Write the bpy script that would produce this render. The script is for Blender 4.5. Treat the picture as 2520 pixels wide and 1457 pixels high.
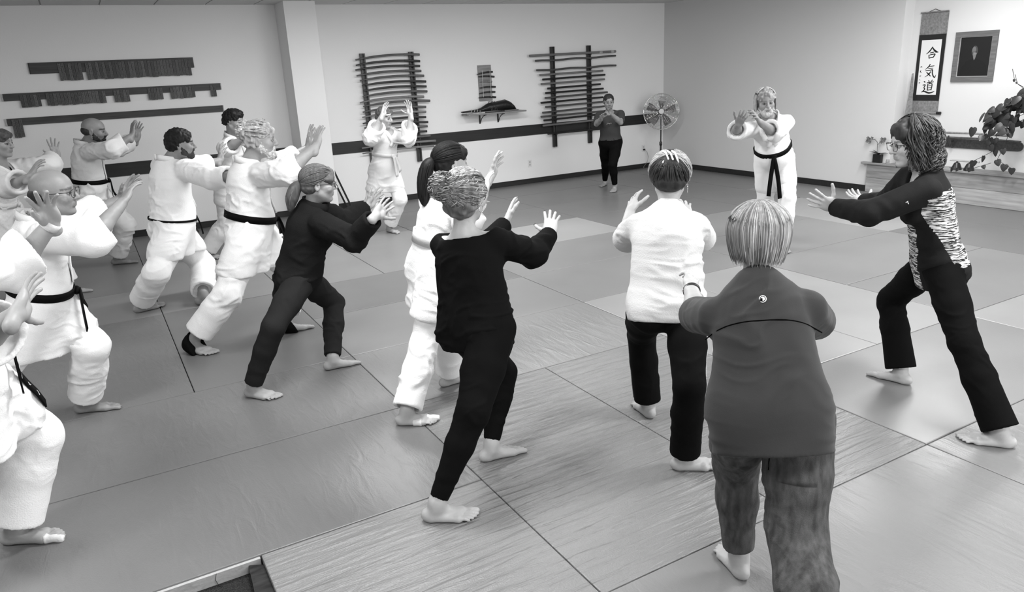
import bpy, bmesh, math, random
import numpy as np
from mathutils import Vector, Matrix
from mathutils.bvhtree import BVHTree
random.seed(7); np.random.seed(7)
for o in list(bpy.data.objects): bpy.data.objects.remove(o)
SC=bpy.context.scene; COL=SC.collection
# ---------------------------------------------------------------- camera
def make_camera():
    yaw,pitch,roll,f=0.507353657,0.299186974,-0.0504100383,1814.28
    cy,sy,cp,sp=math.cos(yaw),math.sin(yaw),math.cos(pitch),math.sin(pitch)
    fw=Vector((sy*cp,cy*cp,-sp)); rt=Vector((cy,-sy,0)); up=rt.cross(fw)
    c,s=math.cos(roll),math.sin(roll)
    r2=c*rt+s*up; u2=-s*rt+c*up
    cam=bpy.data.cameras.new('camera'); o=bpy.data.objects.new('camera',cam); COL.objects.link(o)
    m=Matrix((r2,u2,-fw)).transposed().to_4x4(); m.translation=Vector((0,0,1.9)); o.matrix_world=m
    cam.sensor_fit='HORIZONTAL'; cam.sensor_width=36; cam.lens=f/2520*36; cam.clip_start=.05
    SC.camera=o
make_camera()
SC.view_settings.view_transform='Standard'; SC.view_settings.look='None'
SC.view_settings.exposure=0.32; SC.view_settings.gamma=1; SC.view_settings.use_curve_mapping=False
W=bpy.data.worlds.new('world'); SC.world=W; W.use_nodes=True
W.node_tree.nodes['Background'].inputs[0].default_value=(.8,.8,.8,1); W.node_tree.nodes['Background'].inputs[1].default_value=.35
# fixture layout: x, y, watts of the recessed ceiling panels
FIX=[(-1.6,2.6,50),(-1.8,6.6,18),(1.1,.6,56),(1.3,3.6,60),(2.4,7.2,48),(4.2,1.6,70),(4.2,7.4,60),(6.8,4.0,62),(6.2,7.6,16),(8.1,4.9,40)]
# daylight windows in the wall behind the camera: centre x, width, watts
WIN=[(2.4,2.2,45),(5.2,2.2,70),(8.0,2.2,70)]
WA=10.87; WB=9.46; CE=2.88
# ---------------------------------------------------------------- materials
MATS={}
def mat(name,v,rough=.6,bump=None,var=None,spec=.35,attr=None,metal=0,emit=0,trans=0,sheen=0):
    """grey procedural material; bump=(scale xyz,strength,detail), var=(scale xyz,amount)"""
    if name in MATS: return MATS[name]
    m=bpy.data.materials.new(name); m.use_nodes=True; nt=m.node_tree; N=nt.nodes; L=nt.links
    b=N['Principled BSDF']; b.inputs['Roughness'].default_value=rough; b.inputs['Metallic'].default_value=metal
    b.inputs['Specular IOR Level'].default_value=spec
    if sheen: b.inputs['Sheen Weight'].default_value=sheen
    if trans: b.inputs['Transmission Weight'].default_value=trans
    col=(v,v,v,1); b.inputs['Base Color'].default_value=col
    if emit: b.inputs['Emission Color'].default_value=(1,1,1,1); b.inputs['Emission Strength'].default_value=emit
    tc=N.new('ShaderNodeTexCoord')
    def mp(sc):
        q=N.new('ShaderNodeMapping'); q.inputs['Scale'].default_value=sc; L.new(tc.outputs['Object'],q.inputs['Vector']); return q.outputs[0]
    src=None
    if var:
        n=N.new('ShaderNodeTexNoise'); n.inputs['Scale'].default_value=1; n.inputs['Detail'].default_value=4; L.new(mp(var[0]),n.inputs['Vector'])
        r=N.new('ShaderNodeMapRange'); r.inputs[1].default_value=.3; r.inputs[2].default_value=.7; r.inputs[3].default_value=v*(1-var[1]); r.inputs[4].default_value=v*(1+var[1]); L.new(n.outputs['Fac'],r.inputs[0]); src=r.outputs[0]
    if attr:
        a=N.new('ShaderNodeAttribute'); a.attribute_name=attr
        q=N.new('ShaderNodeMath'); q.operation='MULTIPLY'; L.new(a.outputs['Fac'],q.inputs[0])
        if src is not None: L.new(src,q.inputs[1])
        else: q.inputs[1].default_value=v
        src=q.outputs[0]
    if src is not None:
        cc=N.new('ShaderNodeCombineColor'); 
        for i in range(3): L.new(src,cc.inputs[i])
        L.new(cc.outputs[0],b.inputs['Base Color'])
    if bump:
        n=N.new('ShaderNodeTexNoise'); n.inputs['Scale'].default_value=1; n.inputs['Detail'].default_value=bump[2] if len(bump)>2 else 3; L.new(mp(bump[0]),n.inputs['Vector'])
        bp=N.new('ShaderNodeBump'); bp.inputs['Strength'].default_value=bump[1]; bp.inputs['Distance'].default_value=bump[3] if len(bump)>3 else .01
        L.new(n.outputs['Fac'],bp.inputs['Height']); L.new(bp.outputs[0],b.inputs['Normal'])
    MATS[name]=m; return m
def nodes(m): return m.node_tree.nodes,m.node_tree.links
# ---------------------------------------------------------------- mesh helpers
class MB:
    def __init__(s): s.v=[]; s.f=[]
    def add(s,v,f):
        n=len(s.v); s.v+=[tuple(map(float,p)) for p in v]; s.f+=[tuple(i+n for i in q) for q in f]; return s
    def box(s,a,b,fn=None):
        v=[(x,y,z) for x in (a[0],b[0]) for y in (a[1],b[1]) for z in (a[2],b[2])]
        if fn: v=[fn(p) for p in v]
        return s.add(v,[(0,1,3,2),(4,6,7,5),(0,4,5,1),(2,3,7,6),(0,2,6,4),(1,5,7,3)])
    def bar(s,a,b,w,h,up=(0,0,1)):
        a=Vector(a);b=Vector(b);d=(b-a).normalized();u=Vector(up);x=d.cross(u).normalized();u=x.cross(d)
        v=[p+x*i*w/2+u*j*h/2 for p in (a,b) for i,j in ((-1,-1),(1,-1),(1,1),(-1,1))]
        return s.add(v,[(3,2,1,0),(4,5,6,7),(0,1,5,4),(1,2,6,5),(2,3,7,6),(3,0,4,7)])
    def tube(s,pts,r,n=8,cap=True,flat=1.0,up=(0,0,1)):
        pts=[Vector(p) for p in pts]; m=len(pts); R=r if hasattr(r,'__len__') else [r]*m; ring=[]
        for i,p in enumerate(pts):
            d=(pts[min(i+1,m-1)]-pts[max(i-1,0)]); d=d.normalized() if d.length>1e-9 else Vector((0,0,1))
            u=Vector(up); 
            if abs(d.dot(u))>.98: u=Vector((1,0,0))
            x=d.cross(u).normalized(); u=x.cross(d)
            ring+=[p+(x*math.cos(2*math.pi*k/n)*R[i]*flat+u*math.sin(2*math.pi*k/n)*R[i]) for k in range(n)]
        f=[(i*n+k,i*n+(k+1)%n,(i+1)*n+(k+1)%n,(i+1)*n+k) for i in range(m-1) for k in range(n)]
        if cap: f+=[tuple(range(n))[::-1],tuple(range((m-1)*n,m*n))]
        return s.add(ring,f)
    def lathe(s,prof,c=(0,0,0),n=20,axis='z'):
        c=Vector(c); v=[]
        for r,z in prof:
            for k in range(n):
                a=2*math.pi*k/n; p=(r*math.cos(a),r*math.sin(a),z)
                if axis=='y': p=(p[0],p[2],p[1])
                if axis=='x': p=(p[2],p[0],p[1])
                v.append(c+Vector(p))
        m=len(prof)
        f=[(i*n+k,i*n+(k+1)%n,(i+1)*n+(k+1)%n,(i+1)*n+k) for i in range(m-1) for k in range(n)]
        f+=[tuple(range(n))[::-1],tuple(range((m-1)*n,m*n))]
        return s.add(v,f)
    def prism(s,poly,o,ux,uy,th):
        """polygon in the plane (o,ux,uy), extruded by vector th"""
        o=Vector(o);ux=Vector(ux);uy=Vector(uy);th=Vector(th);n=len(poly)
        v=[o+ux*a+uy*b for a,b in poly]; v+=[p+th for p in v]
        return s.add(v,[tuple(range(n))[::-1],tuple(range(n,2*n))]+[(i,(i+1)%n,n+(i+1)%n,n+i) for i in range(n)])
    def build(s,name,m,parent=None,smooth=False,bevel=0,kind=None):
        me=bpy.data.meshes.new(name); me.from_pydata(s.v,[],s.f)
        bm=bmesh.new(); bm.from_mesh(me); bmesh.ops.recalc_face_normals(bm,faces=bm.faces)
        if bevel: bmesh.ops.bevel(bm,geom=bm.edges[:],offset=bevel,segments=2,affect='EDGES',profile=.6)
        bm.to_mesh(me); bm.free()
        if smooth: 
            me.polygons.foreach_set('use_smooth',[True]*len(me.polygons))
            if smooth!='all':
                try: me.set_sharp_from_angle(angle=math.radians(40))
                except Exception: pass
        me.materials.append(m); o=bpy.data.objects.new(name,me); COL.objects.link(o)
        if parent: o.parent=parent
        if kind: o['kind']=kind
        return o
def empty(name,loc=(0,0,0)):
    o=bpy.data.objects.new(name,None); o.location=loc; o.empty_display_size=.1; COL.objects.link(o); return o
def tag(o,label,cat,group=None):
    o['label']=label; o['category']=cat
    if group: o['group']=group
    return o
def B(name,a,b,m,parent=None,bevel=0,kind=None): return MB().box(a,b).build(name,m,parent,bevel=bevel,kind=kind)
# ---------------------------------------------------------------- room shell
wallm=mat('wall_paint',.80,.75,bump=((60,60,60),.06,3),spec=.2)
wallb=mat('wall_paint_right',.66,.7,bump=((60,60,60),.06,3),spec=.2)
darktrim=mat('dark_trim',.018,.5,var=((2,30,30),.25))
B('wall_back',(-4.2,WA,-.1),(WB+.5,WA+.2,CE+.3),wallm,kind='structure')
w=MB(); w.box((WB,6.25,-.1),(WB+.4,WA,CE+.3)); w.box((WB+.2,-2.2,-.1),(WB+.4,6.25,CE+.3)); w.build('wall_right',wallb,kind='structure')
B('wall_left',(-4.4,-2.4,-.1),(-4.2,WA+.2,CE+.3),wallm,kind='structure')
# wall behind the camera with three window openings
w=MB(); edges=[-4.4]
for cx,wd,_ in WIN: edges+=[cx-wd/2,cx+wd/2]
edges+=[WB+.4]
for a,b in zip(edges[::2],edges[1::2]): w.box((a,-2.4,-.1),(b,-2.2,CE+.3))
for cx,wd,_ in WIN: w.box((cx-wd/2,-2.4,-.1),(cx+wd/2,-2.2,.6)); w.box((cx-wd/2,-2.4,2.5),(cx+wd/2,-2.2,CE+.3))
w.build('wall_front',wallm,kind='structure')
glass=mat('window_glass',.9,.02,trans=1.0); alu=mat('aluminium',.5,.35,metal=.9)
for i,(cx,wd,pw) in enumerate(WIN):
    e=empty('window_%d'%(i+1),(cx,-2.3,.6)); e['kind']='structure'
    f=MB()
    for x in (-wd/2+.025,0,wd/2-.025): f.box((x-.025,-.03,0),(x+.025,.03,1.9))
    for z in (0,1.85): f.box((-wd/2,-.03,z),(wd/2,.03,z+.05))
    f.build('window_frame',alu,e)
    for sx in (-1,1): MB().box((sx*wd/4-wd/4+.04,-.004,.05),(sx*wd/4+wd/4-.04,.004,1.85)).build('pane',glass,e)
    l=bpy.data.lights.new('daylight','AREA'); l.shape='RECTANGLE'; l.size=wd-.1; l.size_y=1.8; l.energy=pw
    lo=bpy.data.objects.new('daylight',l); COL.objects.link(lo); lo.location=(cx,-2.15,1.55); lo.rotation_euler=(math.radians(90),0,0)
# pillar
px=MB(); px.box((2.585,10.38,0),(3.005,WA+.05,CE+.1)); px.build('wall_pillar',wallm,bevel=.004,kind='structure')
# horizontal band and baseboards
for i,(a,b) in enumerate(((-4.2,2.585),(3.005,9.30))): B('trim_%d'%(i+1),(a,WA-.014,.808),(b,WA+.01,.978),darktrim,kind='structure',bevel=.003)
B('baseboard_back',(-4.2,WA-.015,0),(WB,WA+.01,.085),darktrim,kind='structure')
px=MB(); px.box((2.572,10.367,0),(3.018,10.381,.085)); px.box((3.004,10.367,0),(3.018,WA,.085)); px.box((2.572,10.367,0),(2.586,WA,.085)); px.build('baseboard_pillar',darktrim,kind='structure')
B('baseboard_right',(WB-.015,6.555,0),(WB+.01,WA,.085),darktrim,kind='structure')
# ceiling with tiles along the far wall
tile=mat('ceiling_tile',.6,.9,bump=((120,120,120),.4,2)); grid=mat('ceiling_grid',.30,.6)
ce=B('ceiling',(-4.4,-2.4,CE+.006),(WB+.4,WA+.1,CE+.2),grid,kind='structure')
tm=MB().box((-.297,-.297,0),(.297,.297,.012)).build('ceiling_tile',tile,ce,bevel=.002); first=True
for j in range(22):
    for i in range(23):
        x=-4.1+.61*i; y=WA-.31-.61*j
        if j>11: continue
        o=tm if first else tm.copy()
        if not first: COL.objects.link(o); o.parent=ce
        first=False; o.location=(x,y,CE-.002)
B('ceiling_board',(-4.4,-2.4,CE),(WB+.4,WA-.31-.61*11.5,CE+.01),tile,ce)
lampframe=mat('lamp_frame',.75,.4); diff=mat('lamp_diffuser',.9,.5,emit=3.0)
for i,(x,y,pw) in enumerate(FIX):
    e=tag(empty('ceiling_light',(x,y,CE-.03)),'recessed white ceiling light panel overhead, out of view','ceiling light','ceiling light panels overhead')
    f=MB(); 
    for a,b in (((-.62,-.32,0),(.62,-.29,.04)),((-.62,.29,0),(.62,.32,.04)),((-.62,-.29,0),(-.59,.29,.04)),((.59,-.29,0),(.62,.29,.04))): f.box(a,b)
    f.build('frame',lampframe,e)
    MB().box((-.59,-.29,.012),(.59,.29,.03)).build('diffuser',diff,e)
    l=bpy.data.lights.new('panel_light','AREA'); l.shape='RECTANGLE'; l.size=1.16; l.size_y=.56; l.energy=pw
    lo=bpy.data.objects.new('panel_light',l); COL.objects.link(lo); lo.parent=e; lo.location=(0,0,.005)
# ---------------------------------------------------------------- floor and mats
carpet=mat('carpet',.02,.95,bump=((160,160,160),1,2,.01),var=((180,180,180),.9))
FL=B('floor',(-4.4,-2.4,-.16),(WB+.4,WA+.1,-.06),carpet,kind='structure')
def matmat(name,v,kind):
    m=mat(name,v,.38,spec=.5); N,L=nodes(m); b=N['Principled BSDF']
    tc=N['Texture Coordinate'] if 'Texture Coordinate' in N else [n for n in N if n.type=='TEX_COORD'][0]
    g=N.new('ShaderNodeNewGeometry')
    def noise(sc,det,dist=0,rough=.5):
        q=N.new('ShaderNodeMapping'); q.inputs['Scale'].default_value=sc; L.new(g.outputs['Position'],q.inputs['Vector'])
        n=N.new('ShaderNodeTexNoise'); n.inputs['Scale'].default_value=1; n.inputs['Detail'].default_value=det; n.inputs['Distortion'].default_value=dist; n.inputs['Roughness'].default_value=rough; L.new(q.outputs[0],n.inputs['Vector']); return n.outputs['Fac']
    def math_(op,a,bv):
        q=N.new('ShaderNodeMath'); q.operation=op
        for i,x in enumerate((a,bv)):
            if hasattr(x,'is_linked'): L.new(x,q.inputs[i])
            else: q.inputs[i].default_value=x
        return q.outputs[0]
    fine=noise((140,140,140),2)
    if kind=='ripple': 
        wv=noise((3.0,26,8),4,.6); lo=noise((.9,.9,.9),2); h=math_('ADD',math_('MULTIPLY',math_('POWER',wv,2.2),math_('MULTIPLY',lo,2.6)),math_('MULTIPLY',fine,.12)); st=.85; ds=.02
    elif kind=='crease':
        wv=noise((16,4.0,8),5,.8); lo=noise((1.1,1.1,1.1),2); h=math_('ADD',math_('MULTIPLY',math_('POWER',wv,2.5),math_('MULTIPLY',lo,1.6)),math_('MULTIPLY',fine,.1)); st=.4; ds=.02
    else:
        wv=noise((3,3,3),3); h=math_('ADD',math_('MULTIPLY',wv,.5),math_('MULTIPLY',fine,.2)); st=.10; ds=.02
    bp=N.new('ShaderNodeBump'); bp.inputs['Strength'].default_value=st; bp.inputs['Distance'].default_value=ds; L.new(h,bp.inputs['Height']); L.new(bp.outputs[0],b.inputs['Normal'])
    d=noise((1.3,1.3,1.3),5); r=N.new('ShaderNodeMapRange'); r.inputs[1].default_value=.3; r.inputs[2].default_value=.7; r.inputs[3].default_value=v*.93; r.inputs[4].default_value=v*1.07; L.new(d,r.inputs[0])
    cc=N.new('ShaderNodeCombineColor')
    for i in range(3): L.new(r.outputs[0],cc.inputs[i])
    L.new(cc.outputs[0],b.inputs['Base Color']); return m
MT={(k,t):matmat('mat_%s_%s'%(k,t),v,k) for k in ('smooth','ripple','crease') for t,v in (('dark',.150),('mid',.195),('light',.27))}
XS=[-4.2,-3.74,-2.72,-1.71,-.70,.32,1.37,2.365,3.38,4.395,5.41,6.43,7.45,8.46,9.445]
YS=[-2.2,-1.1,-.1,.9,1.88,2.86,3.855,4.86,5.87,6.86,7.87,8.87,9.87,10.855]
cells={}
MLIST=[]
def putmat(i,j,di,dj,k='smooth',t='mid'):
    if i+di>len(XS)-1 or j+dj>len(YS)-1 or any((a,b) in cells for a in range(i,i+di) for b in range(j,j+dj)): return False
    for a in range(i,i+di):
        for b in range(j,j+dj): cells[(a,b)]=1
    MLIST.append((i,j,di,dj,k,t)); return True
X_=lambda v: XS.index(v); Y_=lambda v: YS.index(v)
for a in range(X_(.32)):            # recess at the entrance: no mats
    for b in range(Y_(2.86)): cells[(a,b)]=1
for q in ((.32,.9,1,2,'ripple','mid'),(.32,-1.1,1,2,'ripple','mid'),(1.37,1.88,1,2,'ripple','mid'),(2.365,1.88,1,2,'ripple','mid'),(1.37,.9,2,1,'crease','mid'),(3.38,.9,2,1,'crease','mid'),
  (-.70,2.86,2,1,'crease','dark'),(-.70,3.855,2,1,'crease','dark'),(-2.72,2.86,2,1,'smooth','dark'),(-2.72,3.855,2,1,'smooth','dark'),(-.70,4.86,1,2,'crease','dark'),(.32,4.86,1,2,'smooth','dark'),
  (1.37,3.855,2,1,'crease','mid'),(3.38,2.86,1,2,'smooth','light'),(4.395,2.86,1,2,'smooth','light'),(3.38,1.88,2,1,'smooth','mid'),(5.41,1.88,2,1,'smooth','light'),(5.41,2.86,2,1,'smooth','mid'),(5.41,3.855,2,1,'smooth','mid'),
  (1.37,4.86,2,1,'smooth','mid'),(3.38,4.86,2,1,'smooth','mid'),(1.37,5.87,2,1,'smooth','dark'),(3.38,5.87,2,1,'smooth','mid'),(5.41,4.86,2,1,'smooth','mid'),(5.41,6.86,2,1,'smooth','dark'),(3.38,6.86,2,1,'smooth','light')):
    putmat(X_(q[0]),Y_(q[1]),*q[2:])
rr=random.Random(3)
for j in range(len(YS)-1):
    for i in range(len(XS)-1):
        if (i,j) in cells: continue
        far=YS[j]>6; t=rr.choice(['dark','dark','mid']) if (XS[i]<1 or far) else rr.choice(['mid','mid','light','dark'])
        for d in ([(2,1),(1,2)] if rr.random()<.6 else [(1,2),(2,1)])+[(1,1)]:
            if putmat(i,j,*d,'smooth',t): break
MESHC={}
for i,j,di,dj,k,t in MLIST:
    x0,x1,y0,y1=XS[i],XS[i+di],YS[j],YS[j+dj]; z=rr.uniform(-.0012,.0005); g=.0022
    if XS[i]>8 or x1>9.4: x1=WB-.016
    if y1>10.8: y1=WA-.016
    o=MB().box((x0+g,y0+g,-.0585),(x1-g,y1-g,z)).build('mat',MT[(k,t)],FL,bevel=.006)
# ---------------------------------------------------------------- things on the far wall
ORD=['first','second','third','fourth','fifth','sixth','seventh','eighth','ninth','tenth','eleventh','twelfth','thirteenth','fourteenth','fifteenth','sixteenth','seventeenth','eighteenth','nineteenth','twentieth']
woodd=mat('dark_stained_wood',.045,.5,var=((3,40,40),.35)); woodm=mat('brown_wood',.11,.5,var=((4,60,60),.4)); woodl=mat('pale_wood',.40,.55,var=((30,3,30),.22)); woodg=mat('grey_wood',.22,.55,var=((3,40,40),.3)); woodp=mat('platform_wood',.36,.5,var=((20,2.2,26),.28)); woodq=mat('platform_wood_darker',.25,.5,var=((20,2.2,26),.35))
white=mat('white_plastic',.7,.4); black=mat('black_plastic',.012,.4); blackm=mat('black_metal',.015,.35,spec=.5)
def plqmat(name,v,dark,seed):
    m=mat(name,v,.55); N,L=nodes(m); b=N['Principled BSDF']; tc=[n for n in N if n.type=='TEX_COORD'][0]
    oi=N.new('ShaderNodeObjectInfo'); q=N.new('ShaderNodeVectorMath'); q.operation='ADD'; L.new(tc.outputs['Object'],q.inputs[0]); L.new(oi.outputs['Location'],q.inputs[1])
    g=N.new('ShaderNodeMapping'); g.inputs['Scale'].default_value=(190,1,95); L.new(q.outputs[0],g.inputs[0])
    n=N.new('ShaderNodeTexNoise'); n.inputs['Scale'].default_value=1; n.inputs['Detail'].default_value=1; L.new(g.outputs[0],n.inputs['Vector'])
    s1=N.new('ShaderNodeMath'); s1.operation='GREATER_THAN'; s1.inputs[1].default_value=.56; L.new(n.outputs['Fac'],s1.inputs[0])
    sx=N.new('ShaderNodeSeparateXYZ'); L.new(tc.outputs['Object'],sx.inputs[0])
    ab=N.new('ShaderNodeMath'); ab.operation='ABSOLUTE'; L.new(sx.outputs[0],ab.inputs[0]); c1=N.new('ShaderNodeMath'); c1.operation='LESS_THAN'; c1.inputs[1].default_value=.0105; L.new(ab.outputs[0],c1.inputs[0])
    az=N.new('ShaderNodeMath'); az.operation='ABSOLUTE'; L.new(sx.outputs[2],az.inputs[0]); c2=N.new('ShaderNodeMath'); c2.operation='LESS_THAN'; c2.inputs[1].default_value=.36; L.new(az.outputs[0],c2.inputs[0])
    m1=N.new('ShaderNodeMath'); m1.operation='MULTIPLY'; L.new(s1.outputs[0],m1.inputs[0]); L.new(c1.outputs[0],m1.inputs[1])
    m2=N.new('ShaderNodeMath'); m2.operation='MULTIPLY'; L.new(m1.outputs[0],m2.inputs[0]); m2.inputs[1].default_value=dark
    tone=N.new('ShaderNodeMapRange'); tone.inputs[3].default_value=v*.65; tone.inputs[4].default_value=v*1.5; L.new(oi.outputs['Random'],tone.inputs[0])
    mx=N.new('ShaderNodeMix'); mx.data_type='FLOAT'; L.new(m2.outputs[0],mx.inputs[0]); L.new(tone.outputs[0],mx.inputs[2]); mx.inputs[3].default_value=.006
    cc=N.new('ShaderNodeCombineColor'); 
    for i in range(3): L.new(mx.outputs[0],cc.inputs[i])
    L.new(cc.outputs[0],b.inputs['Base Color']); return m
plq=plqmat('plaque_wood',.085,.85,1)
RAILS=[('top',-.40,1.444,2.11,2.239),('middle',-.725,1.73,1.815,1.90),('bottom',-.745,1.718,1.53,1.613)]
for nm,x0,x1,z0,z1 in RAILS:
    e=tag(empty('name_rail',(x0,WA,z0)),'long dark wooden name rail on the wall, %s of three'%nm,'rail','name rails on the far wall')
    MB().box((0,-.024,0),(x1-x0,0,z1-z0)).build('board',woodd,e,bevel=.003)
    MB().box((-.018 if nm!='top' else .0,-.02,.0),(-.001 if nm!='top' else .012,-.026 if nm=='top' else 0,z1-z0)).build('end_cap',black if nm=='top' else woodl,e)
    if nm!='top': MB().box((x1-x0+.001,-.02,0),(x1-x0+.012,0,z1-z0)).build('end_cap',woodl,e)
def plaques(x0,x1,n,z0,z1,row):
    w=(x1-x0)/n
    pm=None
    for i in range(n):
        h=z1-z0
        if pm is None: pm=MB().box((-.0165*w/.0365,-.012,-h/2),(.0165*w/.0365,0,h/2)).build('name_plaque',plq,bevel=.0015); o=pm
        else: o=pm.copy(); COL.objects.link(o)
        o.location=(x0+w*(i+.5),WA-.0245,(z0+z1)/2+random.uniform(-.006,.004)); o.rotation_euler=(0,random.uniform(-.012,.012),0)
        tag(o,'narrow wooden name plaque with inked characters hanging on the %s rail'%row,'plaque','name plaques on the %s rail'%row)
plaques(-.10,.152,7,2.022,2.222,'top'); plaques(.192,1.402,33,2.02,2.218,'top')
for a,b,n in ((-.56,-.348,6),(-.292,.352,17),(.443,.62,5),(.835,1.011,5),(1.10,1.40,8),(1.594,1.668,2)): plaques(a,b,n,1.737,1.88,'middle')
plaques(-.70,-.592,3,1.39,1.60,'bottom')
# weapon racks
def rack(name,xs,ztop,zbot,label,pegz):
    e=tag(empty(name,(xs[0],WA-.0145,zbot)),label,'rack')
    for x,zb in zip(xs,(zbot if hasattr(zbot,'__len__') else (zbot,zbot)) if False else (zbot,zbot)):
        u=MB().box((x-xs[0]-.037,-.02,0),(x-xs[0]+.037,0,ztop-zbot)).build('upright',woodd,e,bevel=.003)
        for s in (-1,1): 
            q=MB().box((x-xs[0]+s*.026-.011,-.038,.0),(x-xs[0]+s*.026+.011,-.0205,ztop-zbot)).build('edge_strip',blackm,u)
        pg=MB().tube([(0,-.018,0),(0,-.105,.004)],.006,6).build('peg',woodd,u)
        for i,z in enumerate(pegz):
            o=pg if i==0 else pg.copy()
            if i: COL.objects.link(o); o.parent=u
            o.location=(x-xs[0],0,z-zbot-.026)
    return e
BK=[(3.616,2.141,4.619,2.181),(3.613,2.068,4.617,2.087),(3.6,2.001,4.61,2.017),(3.609,1.921,4.624,1.946),(3.65,1.851,4.664,1.873),(3.673,1.781,4.69,1.788),(3.683,1.705,4.69,1.716),(3.668,1.625,4.697,1.643),(3.615,1.542,4.636,1.569),(3.658,1.487,4.732,1.502),(3.643,1.406,4.656,1.416),(3.628,1.331,4.65,1.343),(3.625,1.243,4.642,1.264),(3.642,1.176,4.67,1.188),(3.615,1.105,4.656,1.115),(3.63,1.03,4.64,1.042),(3.62,.955,4.69,.965),(3.571,.880,4.774,.884),(3.574,.800,4.74,.808)]
BC=[1,0,0,1,1,0,0,1,2,1,1,2,0,0,1,0,1,2,2]
rack('sword_rack',(3.74,4.50),2.21,.58,'two dark uprights of the wooden sword rack left of the shelf',[(a[1]+a[3])/2 for a in BK])
cols=[mat('sword_ebony',.02,.4,var=((3,40,40),.4)),mat('sword_brown',.075,.45,var=((3,40,40),.35)),mat('sword_oak',.16,.5,var=((3,40,40),.3))]
cw=['black','brown','light brown']
for i,(x0,z0,x1,z1) in enumerate(BK):
    e=empty('wooden_sword',((x0+x1)/2,WA-.08,(z0+z1)/2)); L_=x1-x0; n=12; pts=[]; c=.028 if i<14 else .012
    for k in range(n+1):
        t=k/n; pts.append(((t-.5)*L_,0,(z1-z0)*(t-.5)+c*(1-(2*t-1)**2)-c*.6))
    r=[.010+.006*min(1,k/3.) for k in range(n+1)]
    MB().tube(pts[:10],r[:10],8,flat=.75).build('blade',cols[BC[i]],e,smooth=True)
    MB().tube([Vector(pts[9])+Vector((.001,0,0))]+pts[10:],.0175,8,flat=.8).build('handle',cols[BC[i]],e,smooth=True)
    tag(e,'%s curved wooden practice sword, %s from the top of the left rack'%(cw[BC[i]],ORD[i]),'wooden sword','wooden swords on the left rack')
JO=[(6.55,2.08,8.3,2.094),(6.655,1.993,8.299,2.02),(6.672,1.845,8.306,1.863),(6.732,1.772,8.023,1.787),(6.784,1.698,8.066,1.717),(6.749,1.628,8.056,1.642),(6.874,1.549,7.967,1.565),(6.831,1.479,8.027,1.486),(6.82,1.401,8.115,1.42),(6.736,1.327,8.016,1.342),(6.822,1.255,8.059,1.264),(6.761,1.165,8.058,1.187),(6.726,1.101,8.128,1.105),(6.78,1.037,8.038,1.056),(6.76,.951,8.037,.964),(6.852,.808,8.034,.802)]
JC=[2,1,1,2,0,2,0,0,1,0,1,1,1,0,2,0]
rack('staff_rack',(7.02,7.76),2.21,.575,'two dark uprights of the staff rack right of the shelf',[(a[1]+a[3])/2 for a in JO])
for i,(x0,z0,x1,z1) in enumerate(JO):
    e=empty('wooden_staff',((x0+x1)/2,WA-.08,(z0+z1)/2)); r=.0165 if i else .02
    pts=[((t-.5)*(x1-x0),0,(z1-z0)*(t-.5)+(.006*math.sin(t*14+i) if i in (1,2) else 0)) for t in np.linspace(0,1,13)]
    MB().tube(pts,r,8).build('shaft',cols[JC[i]],e,smooth=True)
    if i==0:
        for t in (.815,.955): MB().tube([((t-.5)*(x1-x0)-.03,0,(z1-z0)*(t-.5)),((t-.5)*(x1-x0)+.03,0,(z1-z0)*(t-.5))],r+.002,8).build('wrapping',woodl,e)
    tag(e,'%s%s wooden staff, %s from the top of the right rack'%(('long ' if i<3 else ''),cw[JC[i]],ORD[i]),'staff','wooden staffs on the right rack')
# board of wooden knives
e=tag(empty('knife_board',(5.74,WA,1.42)),'upright brown board with strings holding wooden knives above the shelf','board')
MB().box((-.118,-.02,0),(.118,0,.55)).build('board',woodg,e,bevel=.003)
for x in (-.062,.078): MB().tube([(x,-.05,.06),(x,-.052,.47)],.0028,5).build('cord',white,e)
for i,(x0,z0,x1,z1,c) in enumerate(((5.589,1.83,5.877,1.861,0),(5.609,1.798,5.902,1.785,0),(5.64,1.712,5.853,1.712,2),(5.626,1.623,5.915,1.627,0),(5.605,1.537,5.903,1.551,0),(5.594,1.475,5.912,1.468,0))):
    k=empty('wooden_knife',((x0+x1)/2,WA-.034,(z0+z1)/2)); L_=x1-x0; dz=z1-z0
    MB().tube([((t-.5)*L_,0,dz*(t-.5)+.01*(1-(2*t-1)**2)) for t in np.linspace(0,.62,6)],[.004,.010,.012,.013,.013,.013],8,flat=.7).build('blade',cols[c],k,smooth=True)
    MB().tube([((t-.5)*L_,0,dz*(t-.5)+.01*(1-(2*t-1)**2)) for t in np.linspace(.63,1,4)],.0145,8,flat=.8).build('handle',cols[c],k,smooth=True)
    tag(k,'%s wooden practice knife, %s from the top of the knife board'%(cw[c],ORD[i]),'wooden knife','wooden knives on the board')
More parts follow.
